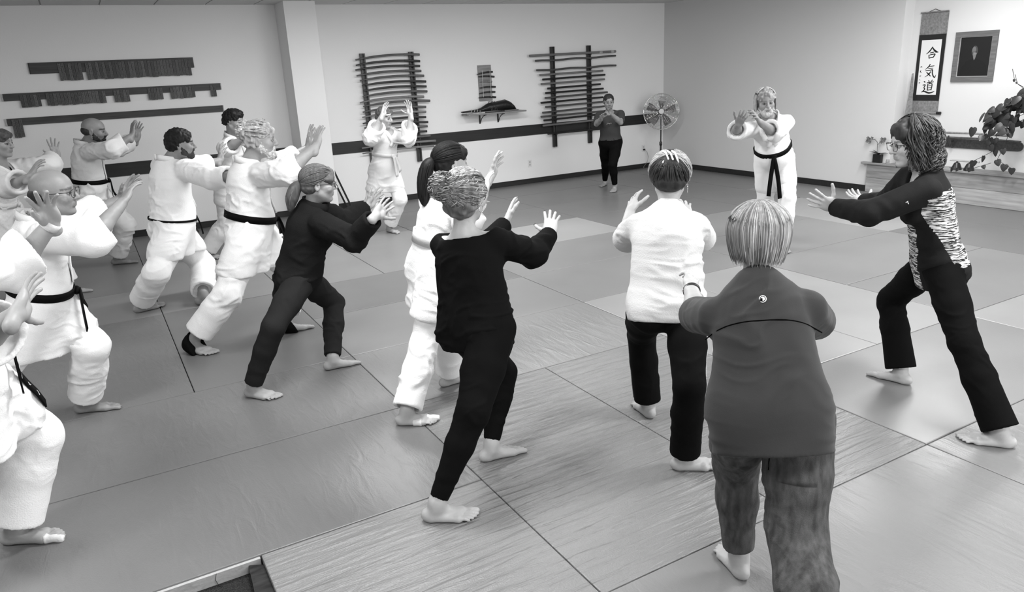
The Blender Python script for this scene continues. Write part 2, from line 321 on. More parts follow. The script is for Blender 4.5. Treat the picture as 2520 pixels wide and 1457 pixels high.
# wall shelf with a dark laced weapon bag
e=tag(empty('wall_shelf',(5.82,WA,1.235)),'wooden wall shelf on two black brackets between the racks','shelf')
MB().box((-.53,-.25,-.015),(.53,0,.008)).build('board',woodg,e,bevel=.004)
for x in (-.21,.125):
    b=MB(); b.box((x-.012,-.012,-.165),(x+.012,0,-.0155)); b.box((x-.012,-.22,-.028),(x+.012,-.012,-.0155))
    b.tube([(x,-.19,-.03),(x,-.13,-.045),(x,-.07,-.085),(x,-.03,-.14)],.007,6); b.build('bracket',blackm,e)
e=tag(empty('weapon_bag',(5.74,WA-.13,1.245)),'black leaf-shaped laced bag lying on the wall shelf','bag')
prof=[(-.50,.012,.035),(-.36,.016,.04),(-.22,.022,.045),(-.14,.035,.05),(-.04,.06,.06),(.06,.066,.065),(.18,.075,.07),(.28,.082,.07),(.37,.062,.06),(.43,.035,.05),(.475,.006,.02)]
bag=MB(); n=12
v=[(x,d*math.cos(2*math.pi*k/n)*1.2,.02+h+ h*math.sin(2*math.pi*k/n)) for x,h,d in prof for k in range(n)]
bag.add(v,[(i*n+k,i*n+(k+1)%n,(i+1)*n+(k+1)%n,(i+1)*n+k) for i in range(len(prof)-1) for k in range(n)]+[tuple(range(n))[::-1],tuple(range((len(prof)-1)*n,len(prof)*n))])
bag.build('pouch',mat('black_leather',.012,.35,bump=((25,25,25),.5,3)),e,smooth='all')
for k in range(5): MB().tube([(-.02+.026*k,-.085,.03),(-.02+.026*k,-.06,.10),(-.03+.026*k,-.01,.168)],.006,5).build('lace',black,e)
for k in range(4): MB().tube([(-.36+.05*k,-.05,.022),(-.35+.05*k,-.048,.05),(-.34+.05*k,-.02,.062)],.005,5).build('tie',woodl,e)
e=MB().box((-.5,-.06,0),(-.2,.03,.018)).build('wooden_wedge',woodl); 
for vtx in e.data.vertices:
    if vtx.co.x<-.4: vtx.co.y=(vtx.co.y+.015)*.2-.015; vtx.co.z*=.5
e.location=(5.80,WA-.16,1.2435); tag(e,'pale pointed wooden piece under the black bag on the shelf','wood piece')
e=MB().box((0,-.05,0),(.26,.05,.022)).build('wooden_block',woodm,bevel=.004); e.location=(5.95,WA-.185,1.2435); tag(e,'flat brown wooden block at the right end of the wall shelf','wood block')
# outlets, fan
def outlet(x,z,label):
    e=tag(empty('power_outlet',(x,WA,z)),label,'outlet')
    MB().box((-.037,-.006,-.06),(.037,0,.06)).build('cover_plate',white,e,bevel=.002)
    for s in (-.022,.022): MB().box((-.014,-.0085,s-.014),(.014,-.0062,s+.014)).build('socket',mat('socket_grey',.45,.4),e,bevel=.003)
outlet(6.517,.34,'white wall outlet with nothing plugged in, below the knife board'); outlet(8.99,.365,'white wall outlet with a plug, beside the fan')
FX,FY,FZ=9.02,10.42,1.035
e=tag(empty('pedestal_fan',(FX,FY,0)),'chrome pedestal fan on a black pole in the corner','fan')
chrome=mat('chrome',.75,.12,metal=1)
MB().lathe([(.17,0),(.17,.012),(.06,.03),(.03,.05),(.03,.06)],n=28).build('base',blackm,e,smooth=True)
MB().tube([(0,0,.055),(0,0,.50)],.017,12).build('pole',blackm,e,smooth=True)
MB().tube([(0,0,.45),(0,0,.95)],.012,12).build('upper_pole',blackm,e,smooth=True)
MB().lathe([(.022,.44),(.026,.45),(.026,.50),(.02,.51)],n=14).build('collar',blackm,e,smooth=True)
hd=Vector((-.60,-.78,.10)).normalized(); xs=hd.cross(Vector((0,0,1))).normalized(); us=xs.cross(hd); c0=Vector((0,0,FZ))
P_=lambda r,a,d: c0+hd*d+(xs*math.cos(a)+us*math.sin(a))*r
MB().tube([c0-hd*.15,c0-hd*.03],[.05,.06],16).build('motor',blackm,e,smooth=True)
MB().tube([c0+hd*.085,c0+hd*.097],[.048,.042],18).build('hub_cap',white,e,smooth=True)
for sgn,nm in ((1,'front_guard'),(-1,'rear_guard')):
    g=MB()
    for k in range(13):
        r=.06+.25*k/12; dd=sgn*(.075 if sgn>0 else .05)*(1-(r/.33)**2)+.01
        g.tube([P_(r,a,dd) for a in np.linspace(0,2*math.pi,41)],.0016 if k<12 else .007,5,cap=False)
    for k in range(12):
        a=2*math.pi*k/12; g.tube([P_(r,a,sgn*(.075 if sgn>0 else .05)*(1-(r/.33)**2)+.01) for r in np.linspace(.04,.31,7)],.002,5)
    g.build(nm,chrome,e,smooth='all')
blade=mat('fan_blade',.16,.25,metal=.6)
for k in range(5):
    a=2*math.pi*k/5+.3; g=MB(); P0=[]
    for r,w0,w1 in ((.045,-.25,.25),(.12,-.30,.42),(.20,-.24,.44),(.265,-.12,.36)): P0+=[P_(r,a+w0,.035),P_(r,a+w1,-.005)]
    q=[Vector(p)+hd*.004 for p in P0]; nP=len(P0)
    f=[(2*i,2*i+1,2*i+3,2*i+2) for i in range(3)]; g.add(P0+q,f+[tuple(nP+j for j in reversed(t)) for t in f]+[(0,1,nP+1,nP),(6,7,nP+7,nP+6),(0,2,nP+2,nP),(2,4,nP+4,nP+2),(4,6,nP+6,nP+4),(1,3,nP+3,nP+1),(3,5,nP+5,nP+3),(5,7,nP+7,nP+5)]); g.build('blade',blade,e)
MB().tube([(8.99-FX,WA-.02-FY,.345),(8.99-FX,WA-.05-FY,.335),(9.03-FX,WA-.06-FY,.30),(9.07-FX,WA-.05-FY,.20),(9.05-FX,WA-.04-FY,.11),(8.95-FX,WA-.05-FY,.02),(8.93-FX,10.7-FY,.008),(8.98-FX,10.55-FY,.008),(-.02,.1,.01)],.004,6).build('power_cord',mat('cord_grey',.3,.5),e,smooth='all')
MB().box((8.99-.014-FX,WA-.045-FY,.33),(8.99+.014-FX,WA-.0086-FY,.358)).build('plug',black,e,bevel=.003)
for i,(x0,x1,y) in enumerate(((3.245,3.02,10.76),(3.295,3.045,10.70))):
    o=MB().tube([(x0,y,.014),(x1+.004,y,.62+.08*i)],.014,8).build('leaning_staff',cols[0],smooth=True); tag(o,'dark staff leaning on the pillar beside the wall, %s of two'%('rear','front')[i],'staff','staffs leaning on the pillar')
# ---------------------------------------------------------------- alcove on the right
e=tag(empty('altar_platform',(WB-.03,5.2,0)),'low pale wooden altar platform with plank front in the alcove','platform')
P0=(WB-.035,); y1=6.555; y0=1.8
for k,(za,zb,m_) in enumerate(((.003,.2,woodp),(.203,.385,woodq))):
    MB().box((-.012,y0-5.2,za),(.012,y1-5.2,zb)).build('front_plank',m_,e,bevel=.002)
MB().box((-.035,y0-5.2,.387),(.232,6.25-5.2,.415)).build('top_board',woodq,e,bevel=.004)
MB().box((-.035,6.2505-5.2,.387),(.03,6.645-5.2,.415)).build('top_board',woodq,e,bevel=.004)
AW=WB+.2
# hanging scroll
e=tag(empty('hanging_scroll',(AW,0,0)),'hanging scroll with three large brush characters on the alcove wall','scroll')
ZT=2.325; ZB=1.065; yc=lambda y: y
silk=mat('scroll_silk',.20,.8,bump=((90,90,90),.3,2),var=((45,45,45),.3)); dsilk=mat('scroll_dark_silk',.012,.7); paper=mat('scroll_paper',.72,.8); ink=mat('ink',.006,.6)
Y0,Y1=6.14,5.785; xb=-.012
MB().box((xb,Y1,1.09),(xb+.006,Y0,ZT)).build('silk_backing',silk,e)
MB().box((xb-.003,Y1,1.235),(xb-.0005,Y0,2.055)).build('dark_border',dsilk,e)
PY0,PY1,PZ0,PZ1=6.094,5.831,1.31,1.99
MB().box((xb-.006,PY1,PZ0),(xb-.0035,PY0,PZ1)).build('paper',paper,e)
MB().tube([(xb-.012,Y1-.005,ZT),(xb-.012,Y0+.005,ZT)],.008,8).build('top_rod',silk,e)
MB().tube([(xb-.014,Y1-.0,1.082),(xb-.014,Y0+.0,1.082)],.017,10).build('bottom_roller',silk,e,smooth=True)
for y,s in ((Y0,1),(Y1,-1)): MB().tube([(xb-.014,y+s*.001,1.082),(xb-.014,y+s*.052,1.082)],.0195,10).build('roller_end',black,e,smooth=True)
MB().tube([(xb-.01,Y0-.1,ZT+.005),(xb-.004,(Y0+Y1)/2,ZT+.035),(xb-.01,Y1+.1,ZT+.005)],.003,5).build('hanging_cord',black,e)
# brush characters: strokes as (x,y,half width) in a unit box, x to the right, y up
def brush(strokes,cx,cz,s,name,ws=1.0):
    g=MB()
    for st in strokes:
        L_=[];R_=[]
        P0=[Vector((p[0],p[1])) for p in st]; Wd=[p[2]*ws for p in st]
        # smooth subdivision
        Q=[];V=[]
        for i in range(len(P0)-1):
            for t in (0,.25,.5,.75):
                p0=P0[max(i-1,0)];p1=P0[i];p2=P0[i+1];p3=P0[min(i+2,len(P0)-1)]
                Q.append(.5*((2*p1)+(p2-p0)*t+(2*p0-5*p1+4*p2-p3)*t*t+(3*p1-p0-3*p2+p3)*t**3)); V.append(Wd[i]*(1-t)+Wd[i+1]*t)
        Q.append(P0[-1]);V.append(Wd[-1])
        for i,q in enumerate(Q):
            d=(Q[min(i+1,len(Q)-1)]-Q[max(i-1,0)]).normalized(); nn=Vector((-d.y,d.x)); L_.append(q+nn*V[i]); R_.append(q-nn*V[i])
        pt=lambda q,o: (xb-.0066-o,cx-q.x*s,cz+q.y*s)
        n=len(Q); v=[pt(q,.0) for q in L_+R_]+[pt(q,.001) for q in L_+R_]
        f=[]
        for i in range(n-1): f+=[(i,i+1,n+i+1,n+i),(2*n+i,3*n+i,3*n+i+1,2*n+i+1)]
        g.add(v,f)
    return g.build(name,ink,e)
ai=[[(.0,.46,.02),(-.05,.36,.045),(-.22,.12,.05),(-.46,-.08,.015)],[(-.01,.42,.02),(.1,.25,.055),(.3,.08,.075),(.5,.03,.012)],[(-.16,-.0,.03),(.14,.05,.035)],[(-.24,-.14,.03),(-.2,-.38,.035),(-.16,-.4,.02)],[(-.22,-.16,.025),(.1,-.1,.035),(.24,-.12,.045),(.1,-.36,.035)],[(-.16,-.37,.03),(.1,-.33,.035)]]
ki=[[(-.04,.5,.035),(-.16,.30,.045),(-.40,.10,.012)],[(-.14,.32,.028),(.1,.345,.03),(.30,.37,.02)],[(-.18,.16,.026),(.06,.185,.028),(.22,.20,.018)],[(-.38,.0,.028),(.0,.045,.032),(.18,.06,.045),(.19,-.14,.042),(.28,-.38,.045),(.42,-.50,.04),(.50,-.30,.008)],[(.06,-.05,.035),(-.08,-.26,.045),(-.38,-.48,.01)],[(-.28,-.12,.03),(-.1,-.24,.042),(.08,-.42,.03)]]
do=[[(-.4,.4,.03),(-.28,.32,.045)],[(-.46,.12,.03),(-.26,.14,.035),(-.34,-.06,.035),(-.26,-.16,.035),(-.4,-.3,.03)],[(-.5,-.38,.02),(-.3,-.32,.045),(.1,-.44,.06),(.5,-.32,.012)],[(-.04,.46,.035),(.02,.36,.03)],[(.26,.5,.03),(.14,.36,.02)],[(-.16,.28,.03),(.36,.36,.03)],[(.1,.32,.03),(.04,.2,.03)],[(-.08,.18,.03),(-.06,-.26,.035)],[(-.08,.18,.025),(.24,.22,.035),(.22,-.24,.035)],[(-.04,.06,.022),(.2,.09,.022)],[(-.04,-.08,.022),(.2,-.05,.022)],[(-.06,-.24,.025),(.22,-.2,.025)]]
cy_=5.94
brush(ai,cy_,1.83,.165,'brush_character'); brush(ki,cy_,1.61,.165,'brush_character'); brush(do,cy_-.002,1.41,.175,'brush_character')
r2=random.Random(5)
for k,(z,hh) in enumerate(((1.66,.022),(1.60,.03),(1.545,.02),(1.50,.016),(1.455,.02))):
    sg=[[(r2.uniform(-.5,.1),r2.uniform(-.5,.5),.05),(r2.uniform(-.1,.5),r2.uniform(-.5,.5),.08),(r2.uniform(-.5,.5),r2.uniform(-.5,.5),.03)] for _ in range(3)]
    brush(sg,6.066,z,hh*1.1,'signature_mark')
# framed portrait
e=tag(empty('framed_portrait',(AW,5.405,1.47)),'framed dark portrait of a bearded elder on the alcove wall','picture'); w_,h_=.505,.59
fr=mat('frame_wood',.13,.45,var=((40,4,40),.25))
for a,b in (((-.03,-w_/2,0),(0,w_/2,.06)),((-.03,-w_/2,h_-.06),(0,w_/2,h_)),((-.03,-w_/2,.06),(0,-w_/2+.06,h_-.06)),((-.03,w_/2-.06,.06),(0,w_/2,h_-.06))): MB().box(a,b).build('frame_rail',fr,e,bevel=.003)
for a,b in (((-.02,-w_/2+.06,.06),(-.004,w_/2-.06,.066)),((-.02,-w_/2+.06,h_-.066),(-.004,w_/2-.06,h_-.06)),((-.02,-w_/2+.06,.066),(-.004,-w_/2+.066,h_-.066)),((-.02,w_/2-.066,.066),(-.004,w_/2-.06,h_-.066))): MB().box(a,b).build('inner_lip',woodl,e)
MB().box((-.008,-w_/2+.06,.06),(-.002,w_/2-.06,h_-.06)).build('print',mat('portrait_dark',.010,.4,spec=.3),e)
def oval(cy,cz,ry,rz,v,nm,d=-.0085,n=22,top=None):
    m_=mat('portrait_%s'%nm,v,.6); q=[(ry*math.cos(2*math.pi*k/n),rz*math.sin(2*math.pi*k/n)) for k in range(n)]
    return MB().prism(q,(d,cy,cz),(0,-1,0),(0,0,1),(-.0005,0,0)).build('print_'+nm,m_,e)
MB().prism([(-.165,0),(-.15,.10),(-.10,.175),(-.04,.205),(.04,.205),(.10,.18),(.15,.12),(.18,0)],(-.0082,0,.062),(0,-1,0),(0,0,1),(-.0004,0,0)).build('print_robe',mat('portrait_robe',.005,.6),e)
oval(.005,.36,.036,.062,.055,'head',-.0088); oval(.014,.375,.022,.036,.14,'brow',-.0094); oval(.0,.33,.022,.012,.20,'moustache',-.0097)
MB().prism([(-.022,0),(.022,0),(.012,-.05),(.0,-.075),(-.012,-.045)],(-.0096,.002,.325),(0,-1,0),(0,0,1),(-.0004,0,0)).build('print_beard',mat('portrait_beard',.16,.6),e)
oval(-.012,.352,.007,.004,.01,'eye',-.0098); oval(.014,.352,.007,.004,.012,'eye',-.0098)
# wall mounted sword stand
e=tag(empty('sword_stand',(AW,5.25,.66)),'dark wall plate with arms carrying two staffs above the altar','stand')
pl=[(.42,-.005),(.42,.11)]+[(-.50-.055*math.sin(a),.055+.055*math.cos(a)) for a in np.linspace(0,math.pi,9)]
MB().prism([(-a,b) for a,b in pl],(-.02,0,0),(0,-1,0),(0,0,1),(.02,0,0)).build('wall_plate',woodd,e,bevel=.003)
for y in (.28,-.21): 
    MB().tube([(-.02,y,.0),(-.06,y,.03),(-.10,y+.005,.10),(-.12,y+.01,.155)],[.012,.017,.014,.01],8).build('arm',woodd,e,smooth=True)
    MB().tube([(-.022,y,.085),(-.1,y,.095)],.008,6).build('arm_pin',woodd,e)
for z,x,nm,m_,ya,yb in ((.19,-.128,'upper',woodg,.46,-.47),(.128,-.10,'lower',cols[1],.46,-.56)):
    o=MB().tube([(AW+x,5.25+ya,.66+z),(AW+x,5.25+(ya+yb)/2,.66+z+.008),(AW+x,5.25+yb,.66+z-.004)],.0125,8,flat=1.1).build('wooden_staff',m_,smooth=True); tag(o,'%s of the two staffs resting on the wall stand above the altar'%nm,'staff')
# driftwood slab leaning in the alcove corner
o=MB().prism([(-.075,0),(.06,0),(.052,.35),(.04,.75),(.018,1.0),(.006,1.17),(-.004,1.16),(-.012,.95),(-.045,.62),(-.07,.3)],(WB+.10,6.13,.416),(0,-1,0),(0,0,1),(.03,0,0)).build('driftwood_slab',woodg,bevel=.004); tag(o,'tall pointed driftwood slab standing in the alcove corner','driftwood')
# orchid
green=mat('dark_leaf',.028,.35,var=((30,30,30),.5)); petal=mat('petal',.18,.5,var=((80,80,80),.6))
def leaf(g,base,d,u,L_,w,bend=.3,n=6):
    base=Vector(base);d=Vector(d).normalized();u=Vector(u).normalized();s=d.cross(u).normalized(); u=s.cross(d); v=[]
    for i in range(n+1):
        t=i/n; ww=w*math.sin(math.pi*min(1,t*.9+.08))**.8*(1-.35*t); c=base+d*L_*t+u*(-bend*L_*t*t)
        if i==n: ww=.001
        v+=[c-s*ww+u*ww*.25,c-u*.002,c+s*ww+u*ww*.25]
    f=[]
    for i in range(n): f+=[(3*i,3*i+1,3*i+4,3*i+3),(3*i+1,3*i+2,3*i+5,3*i+4)]
    g.add(v,f)
e=tag(empty('potted_orchid',(WB-.035,6.41,.4155)),'small potted orchid in a black cube pot on the altar end','plant')
MB().box((-.028,-.06,0),(.028,.06,.115)).build('pot',black,e,bevel=.006)
for d,L_,w in (((0,.8,.5),.13,.035),((0,-.8,.45),.14,.035),((-.3,-.5,.4),.12,.03),((-.2,.4,.8),.09,.03)): 
    g=MB(); leaf(g,(0,0,.11),d,(0,0,1),L_,w,.35); g.build('leaf',green,e,smooth='all')
MB().tube([(0,.0,.11),(0,.015,.2),(0,.03,.28),(-.005,.07,.315),(-.01,.13,.30)],.0035,6).build('stem',green,e); MB().tube([(0,.02,.24),(-.005,-.03,.3),(-.01,-.07,.30)],.003,6).build('stem',green,e)
for k,(y,z) in enumerate(((.10,.325),(.14,.31),(.17,.285),(.13,.275),(.16,.325),(-.05,.325),(-.075,.30),(-.04,.285),(-.09,.325))):
    g=MB()
    for a in range(5):
        an=2*math.pi*a/5+k; leaf(g,(-.015,y,z),(-.35,math.cos(an),math.sin(an)),(-1,0,0),.03,.014,.1,3)
    g.build('flower',petal,e)
o=MB().lathe([(.018,0),(.022,.02),(.02,.055),(.018,.055),(.019,.02),(.001,.006)],n=14).build('glass_cup',mat('clear_glass',.8,.05,trans=.8),smooth=True); o.location=(WB-.03,6.26,.4155); tag(o,'small clear glass beside the orchid pot','glass')
o=MB().lathe([(.045,0),(.05,.03),(.042,.12),(.035,.16),(.02,.17)],n=16).build('wooden_vase',woodg,smooth=True); o.location=(WB+.05,6.06,.4155); tag(o,'tall brown vase on the altar behind the woman with curly hair','vase')
# two dark bells with a pale stick
for i,y in enumerate((5.34,5.185)):
    e=tag(empty('bell',(WB-.005,y,.4155)),'dark bell-shaped holder under a pale stick, %s of two on the altar'%('left','right')[i],'bell','dark holders on the altar')
    MB().lathe([(.062,0),(.06,.012),(.05,.04),(.036,.075),(.024,.088)],n=18).build('bell_body',blackm,e,smooth=True); MB().tube([(0,0,.086),(0,0,.098)],.012,8).build('knob',blackm,e)
o=MB().tube([(WB-.005,5.43,.526),(WB-.005,5.07,.526)],.0115,8).build('pale_stick',woodl,smooth=True); tag(o,'pale round stick lying across the two dark holders','stick')
# trailing plant on a tall stand just inside the right edge
stand=tag(empty('plant_stand',(9.24,4.22,0)),'tall dark plant stand mostly outside the right edge of the view','stand')
for a in range(3): MB().tube([(.11*math.cos(a*2.1),.11*math.sin(a*2.1),.0),(.05*math.cos(a*2.1),.05*math.sin(a*2.1),1.05)],.012,8).build('leg',blackm,stand,smooth=True)
MB().lathe([(.13,1.045),(.13,1.06)],n=24).build('stand_top',blackm,stand)
e=tag(empty('trailing_plant',(9.24,4.22,1.0605)),'large trailing heart-leaf plant hanging down at the right edge','plant')
MB().lathe([(.075,0),(.10,.13),(.105,.15),(.085,.15),(.08,.03)],n=20).build('pot',mat('pot_ceramic',.2,.4),e,smooth=True)
rp=random.Random(11)
lm=None
def heart(L_):
    g=MB(); v=[(0,0,0)]; pr=[(.0,.0),(.18,-.10),(.42,-.02),(.5,.2),(.42,.48),(.24,.78),(0,1.0)]
    pts=[(x*L_,-abs(x)*.18*L_-.12*L_*y*y,y*L_) for x,y in pr]; pl=[(-x,a,b) for x,a,b in pts[1:-1]][::-1]
    q=pts+pl; n=len(q); mid=(0,.03*L_,.35*L_)
    g.add(q+[mid],[(i,(i+1)%n,n) for i in range(n)]); return g
def putleaf(p,dirn,L_,par):
    global lm
    if lm is None: o=heart(1.0).build('leaf',green,par,smooth='all'); lm=o
    else: o=lm.copy(); COL.objects.link(o); o.parent=par
    d=Vector(dirn).normalized(); nrm=Vector((-1,rp.uniform(-.6,.6),rp.uniform(-.1,.8))).normalized(); x=d.cross(nrm).normalized(); nrm=x.cross(d)
    o.matrix_local=Matrix.Translation(p)@Matrix((x,nrm,d)).transposed().to_4x4()@Matrix.Scale(L_,4)
for k in range(95):
    t=rp.random(); a=rp.uniform(-1.5,1.5)
    y=rp.gauss(.42,.17); z=.30-.75*max(0,abs(y-.25)-.05)*rp.uniform(.5,1.2)-rp.random()**2*.35; x=rp.uniform(-.16,.05)
    if y>.86: continue
    putleaf((x,y,z+.02),(rp.uniform(-.5,.1),rp.uniform(-.3,.7),-.8+rp.uniform(-.2,.6)),rp.uniform(.07,.12),e)
for k in range(34):
    y=rp.gauss(.10,.11); putleaf((rp.uniform(-.12,.08),y,.20+rp.uniform(-.06,.12)-.3*abs(y-.1)),(rp.uniform(-.5,.2),rp.uniform(-.6,.7),-.5+rp.uniform(-.3,.7)),rp.uniform(.07,.11),e)
def vine(pts,nl,sz):
    MB().tube(pts,.003,5).build('vine',green,e,smooth='all')
    for k in range(nl):
        t=(k+.6)/nl*(len(pts)-1); i=min(int(t),len(pts)-2); p=Vector(pts[i]).lerp(Vector(pts[i+1]),t-i); putleaf(p,(rp.uniform(-.3,.1),rp.uniform(-.6,.6),-1),sz*rp.uniform(.8,1.2),e)
vine([(0,.1,.25),(-.05,.55,.18),(-.05,.72,-.05),(-.04,.66,-.2),(-.03,.62,-.32)],8,.075)
vine([(0,.05,.2),(-.06,.45,.0),(-.05,.56,-.18),(0,.58,-.35),(.05,.75,-.45),(.03,.86,-.52)],6,.07)
vine([(0,.0,.2),(-.06,.4,-.05),(-.05,.46,-.3),(0,.54,-.46),(.02,.44,-.52),(.03,.35,-.56)],6,.07)
vine([(0,.3,.3),(0,.47,.42),(.01,.52,.56)],1,.03); vine([(0,.26,.3),(0,.44,.40),(0,.48,.50)],1,.03)
vine([(0,.6,-.5),(.01,.8,-.58),(.02,1.0,-.60),(.03,1.1,-.6)],4,.06)
# entrance recess: worn dark wood threshold pieces
o=MB().prism([(0,0),(.085,-.045),(.085,-.40),(-.03,-.40),(-.01,-.15)],(.265,2.85,-.0595),(1,0,0),(0,1,0),(0,0,.038)).build('threshold_board',mat('worn_black_wood',.02,.4,var=((12,40,40),.7)),bevel=.003); tag(o,'worn black wooden threshold board in the entrance recess','board')
o=MB().prism([(0,0),(.0,.0),(.028,.02),(.04,-.35),(.0,-.35)][1:],(.275,2.6,-.0215) if False else (.352,2.70,-.0595),(.5,0,0),(0,1,0),(0,0,.05)).build('threshold_strip',MATS['worn_black_wood'],bevel=.002) ; tag(o,'narrow worn black wooden strip beside the threshold board','board')
matedge=mat('mat_edge_tape',.40,.5,bump=((30,4,30),.5,3))
MB().box((-4.2,2.845,-.0592),(.316,2.861,-.006)).build('mat_edge',matedge,FL,bevel=.002)
o=MB().tube([(.14,2.842,-.004),(.132,2.838,-.03),(.14,2.835,-.058),(.15,2.82,-.0585)],.0012,4).build('loose_thread',black); tag(o,'thin black thread hanging over the mat edge at the recess','thread')
# ---------------------------------------------------------------- people: smooth distance fields turned into meshes
KEYS=[a+b for b in 'LR' for a in ('heel','toe','ank')]+['pel']+[a+b for a in ('hip','kn') for b in 'LR']+['neck','head']+[a+b for b in 'LR' for a in ('sh','el','wr','tip')]
A3=lambda *v: np.array(v,float)
def un(v): return v/(np.linalg.norm(v)+1e-12)
class Field:
    """union / cut of soft shapes; every shape is (fn, lo, hi, k, op)"""
    def __init__(s): s.P=[]
    def _add(s,fn,lo,hi,k,op): s.P.append((fn,np.minimum(lo,hi),np.maximum(lo,hi),k,op)); return s
    def cone(s,a,b,ra,rb,k=.03,flat=None,op='u'):
        a=np.asarray(a,float);b=np.asarray(b,float);ba=b-a;L2=float(ba@ba)+1e-12
        if flat is not None: fd,fs=un(np.asarray(flat[0],float)),flat[1]
        def fn(X,Y,Z):
            x,y,z=X-a[0],Y-a[1],Z-a[2]
            t=np.clip((x*ba[0]+y*ba[1]+z*ba[2])/L2,0,1)
            x=x-t*ba[0];y=y-t*ba[1];z=z-t*ba[2]
            if flat is not None:
                q=(x*fd[0]+y*fd[1]+z*fd[2])*(fs-1); x=x+q*fd[0];y=y+q*fd[1];z=z+q*fd[2]
            return np.sqrt(x*x+y*y+z*z)-(ra+(rb-ra)*t)
        m=max(ra,rb)*(1 if flat is None or flat[1]>=1 else 1/flat[1])
        return s._add(fn,np.minimum(a,b)-m,np.maximum(a,b)+m,k,op)
    def ell(s,c,axes,rad,k=.03,op='u'):
        c=np.asarray(c,float);R=np.asarray(axes,float);r=np.asarray(rad,float)
        def fn(X,Y,Z):
            x,y,z=X-c[0],Y-c[1],Z-c[2]; q=[(x*R[i][0]+y*R[i][1]+z*R[i][2])/r[i] for i in range(3)]
            k0=np.sqrt(q[0]**2+q[1]**2+q[2]**2)+1e-9; k1=np.sqrt((q[0]/r[0])**2+(q[1]/r[1])**2+(q[2]/r[2])**2)+1e-9
            return k0*(k0-1)/k1
        m=max(r); return s._add(fn,c-m,c+m,k,op)
    def cyl(s,a,b,r,k=.003,op='s'):
        a=np.asarray(a,float);b=np.asarray(b,float);L=np.linalg.norm(b-a);d=(b-a)/L
        def fn(X,Y,Z):
            x,y,z=X-a[0],Y-a[1],Z-a[2]; t=x*d[0]+y*d[1]+z*d[2]; rr=np.sqrt(np.maximum(x*x+y*y+z*z-t*t,0))
            return np.maximum(rr-r,np.abs(t-L/2)-L/2)
        return s._add(fn,np.minimum(a,b)-r,np.maximum(a,b)+r,k,op)
    def sph(s,c,r,k=.02,op='u'): return s.cone(c,c,r,r,k,op=op)
    def plane(s,p,n,k=.004):
        """cut away the side the normal n points to"""
        p=np.asarray(p,float);n=un(np.asarray(n,float))
        return s._add(lambda X,Y,Z:(X-p[0])*n[0]+(Y-p[1])*n[1]+(Z-p[2])*n[2],A3(-99,-99,-99),A3(99,99,99),k,'i')
    @staticmethod
    def mix(F,d,k,op):
        if op=='u':
            h=np.clip(.5+.5*(F-d)/k,0,1); return F*(1-h)+d*h-k*h*(1-h)
        if op=='s': d=-d
        h=np.clip(.5-.5*(F-d)/k,0,1); return F*(1-h)+d*h+k*h*(1-h)
    def at(s,p):
        p=np.asarray(p,float).reshape(-1,3); F=np.ones(len(p))
        for fn,lo,hi,k,op in s.P: F=s.mix(F,fn(p[:,0],p[:,1],p[:,2]),k,op)
        return F
    def mesh(s,h,lo=None,hi=None,smooth=2,off=0):
        U=[q for q in s.P if q[4]=='u']
        LO=np.min([q[1] for q in U],0)-3*h-.01; HI=np.max([q[2] for q in U],0)+3*h+.01
        if lo is not None: LO=np.maximum(LO,lo)
        if hi is not None: HI=np.minimum(HI,hi)
        n=np.maximum(np.ceil((HI-LO)/h).astype(int)+1,4)
        ax=[(LO[i]+h*np.arange(n[i])).astype(np.float32) for i in range(3)]
        F=np.full(n,.6,np.float32)
        for fn,a,b,k,op in s.P:
            m=k+2.5*h; i0=np.clip(((a-m-LO)/h).astype(int),0,n-1); i1=np.clip(((b+m-LO)/h).astype(int)+2,0,n)
            if (i1<=i0).any(): continue
            sl=tuple(slice(i0[i],i1[i]) for i in range(3))
            d=fn(ax[0][sl[0]][:,None,None],ax[1][sl[1]][None,:,None],ax[2][sl[2]][None,None,:])
            F[sl]=s.mix(F[sl],d,k,op)
        return nets(F-off if off else F,LO,h,smooth)
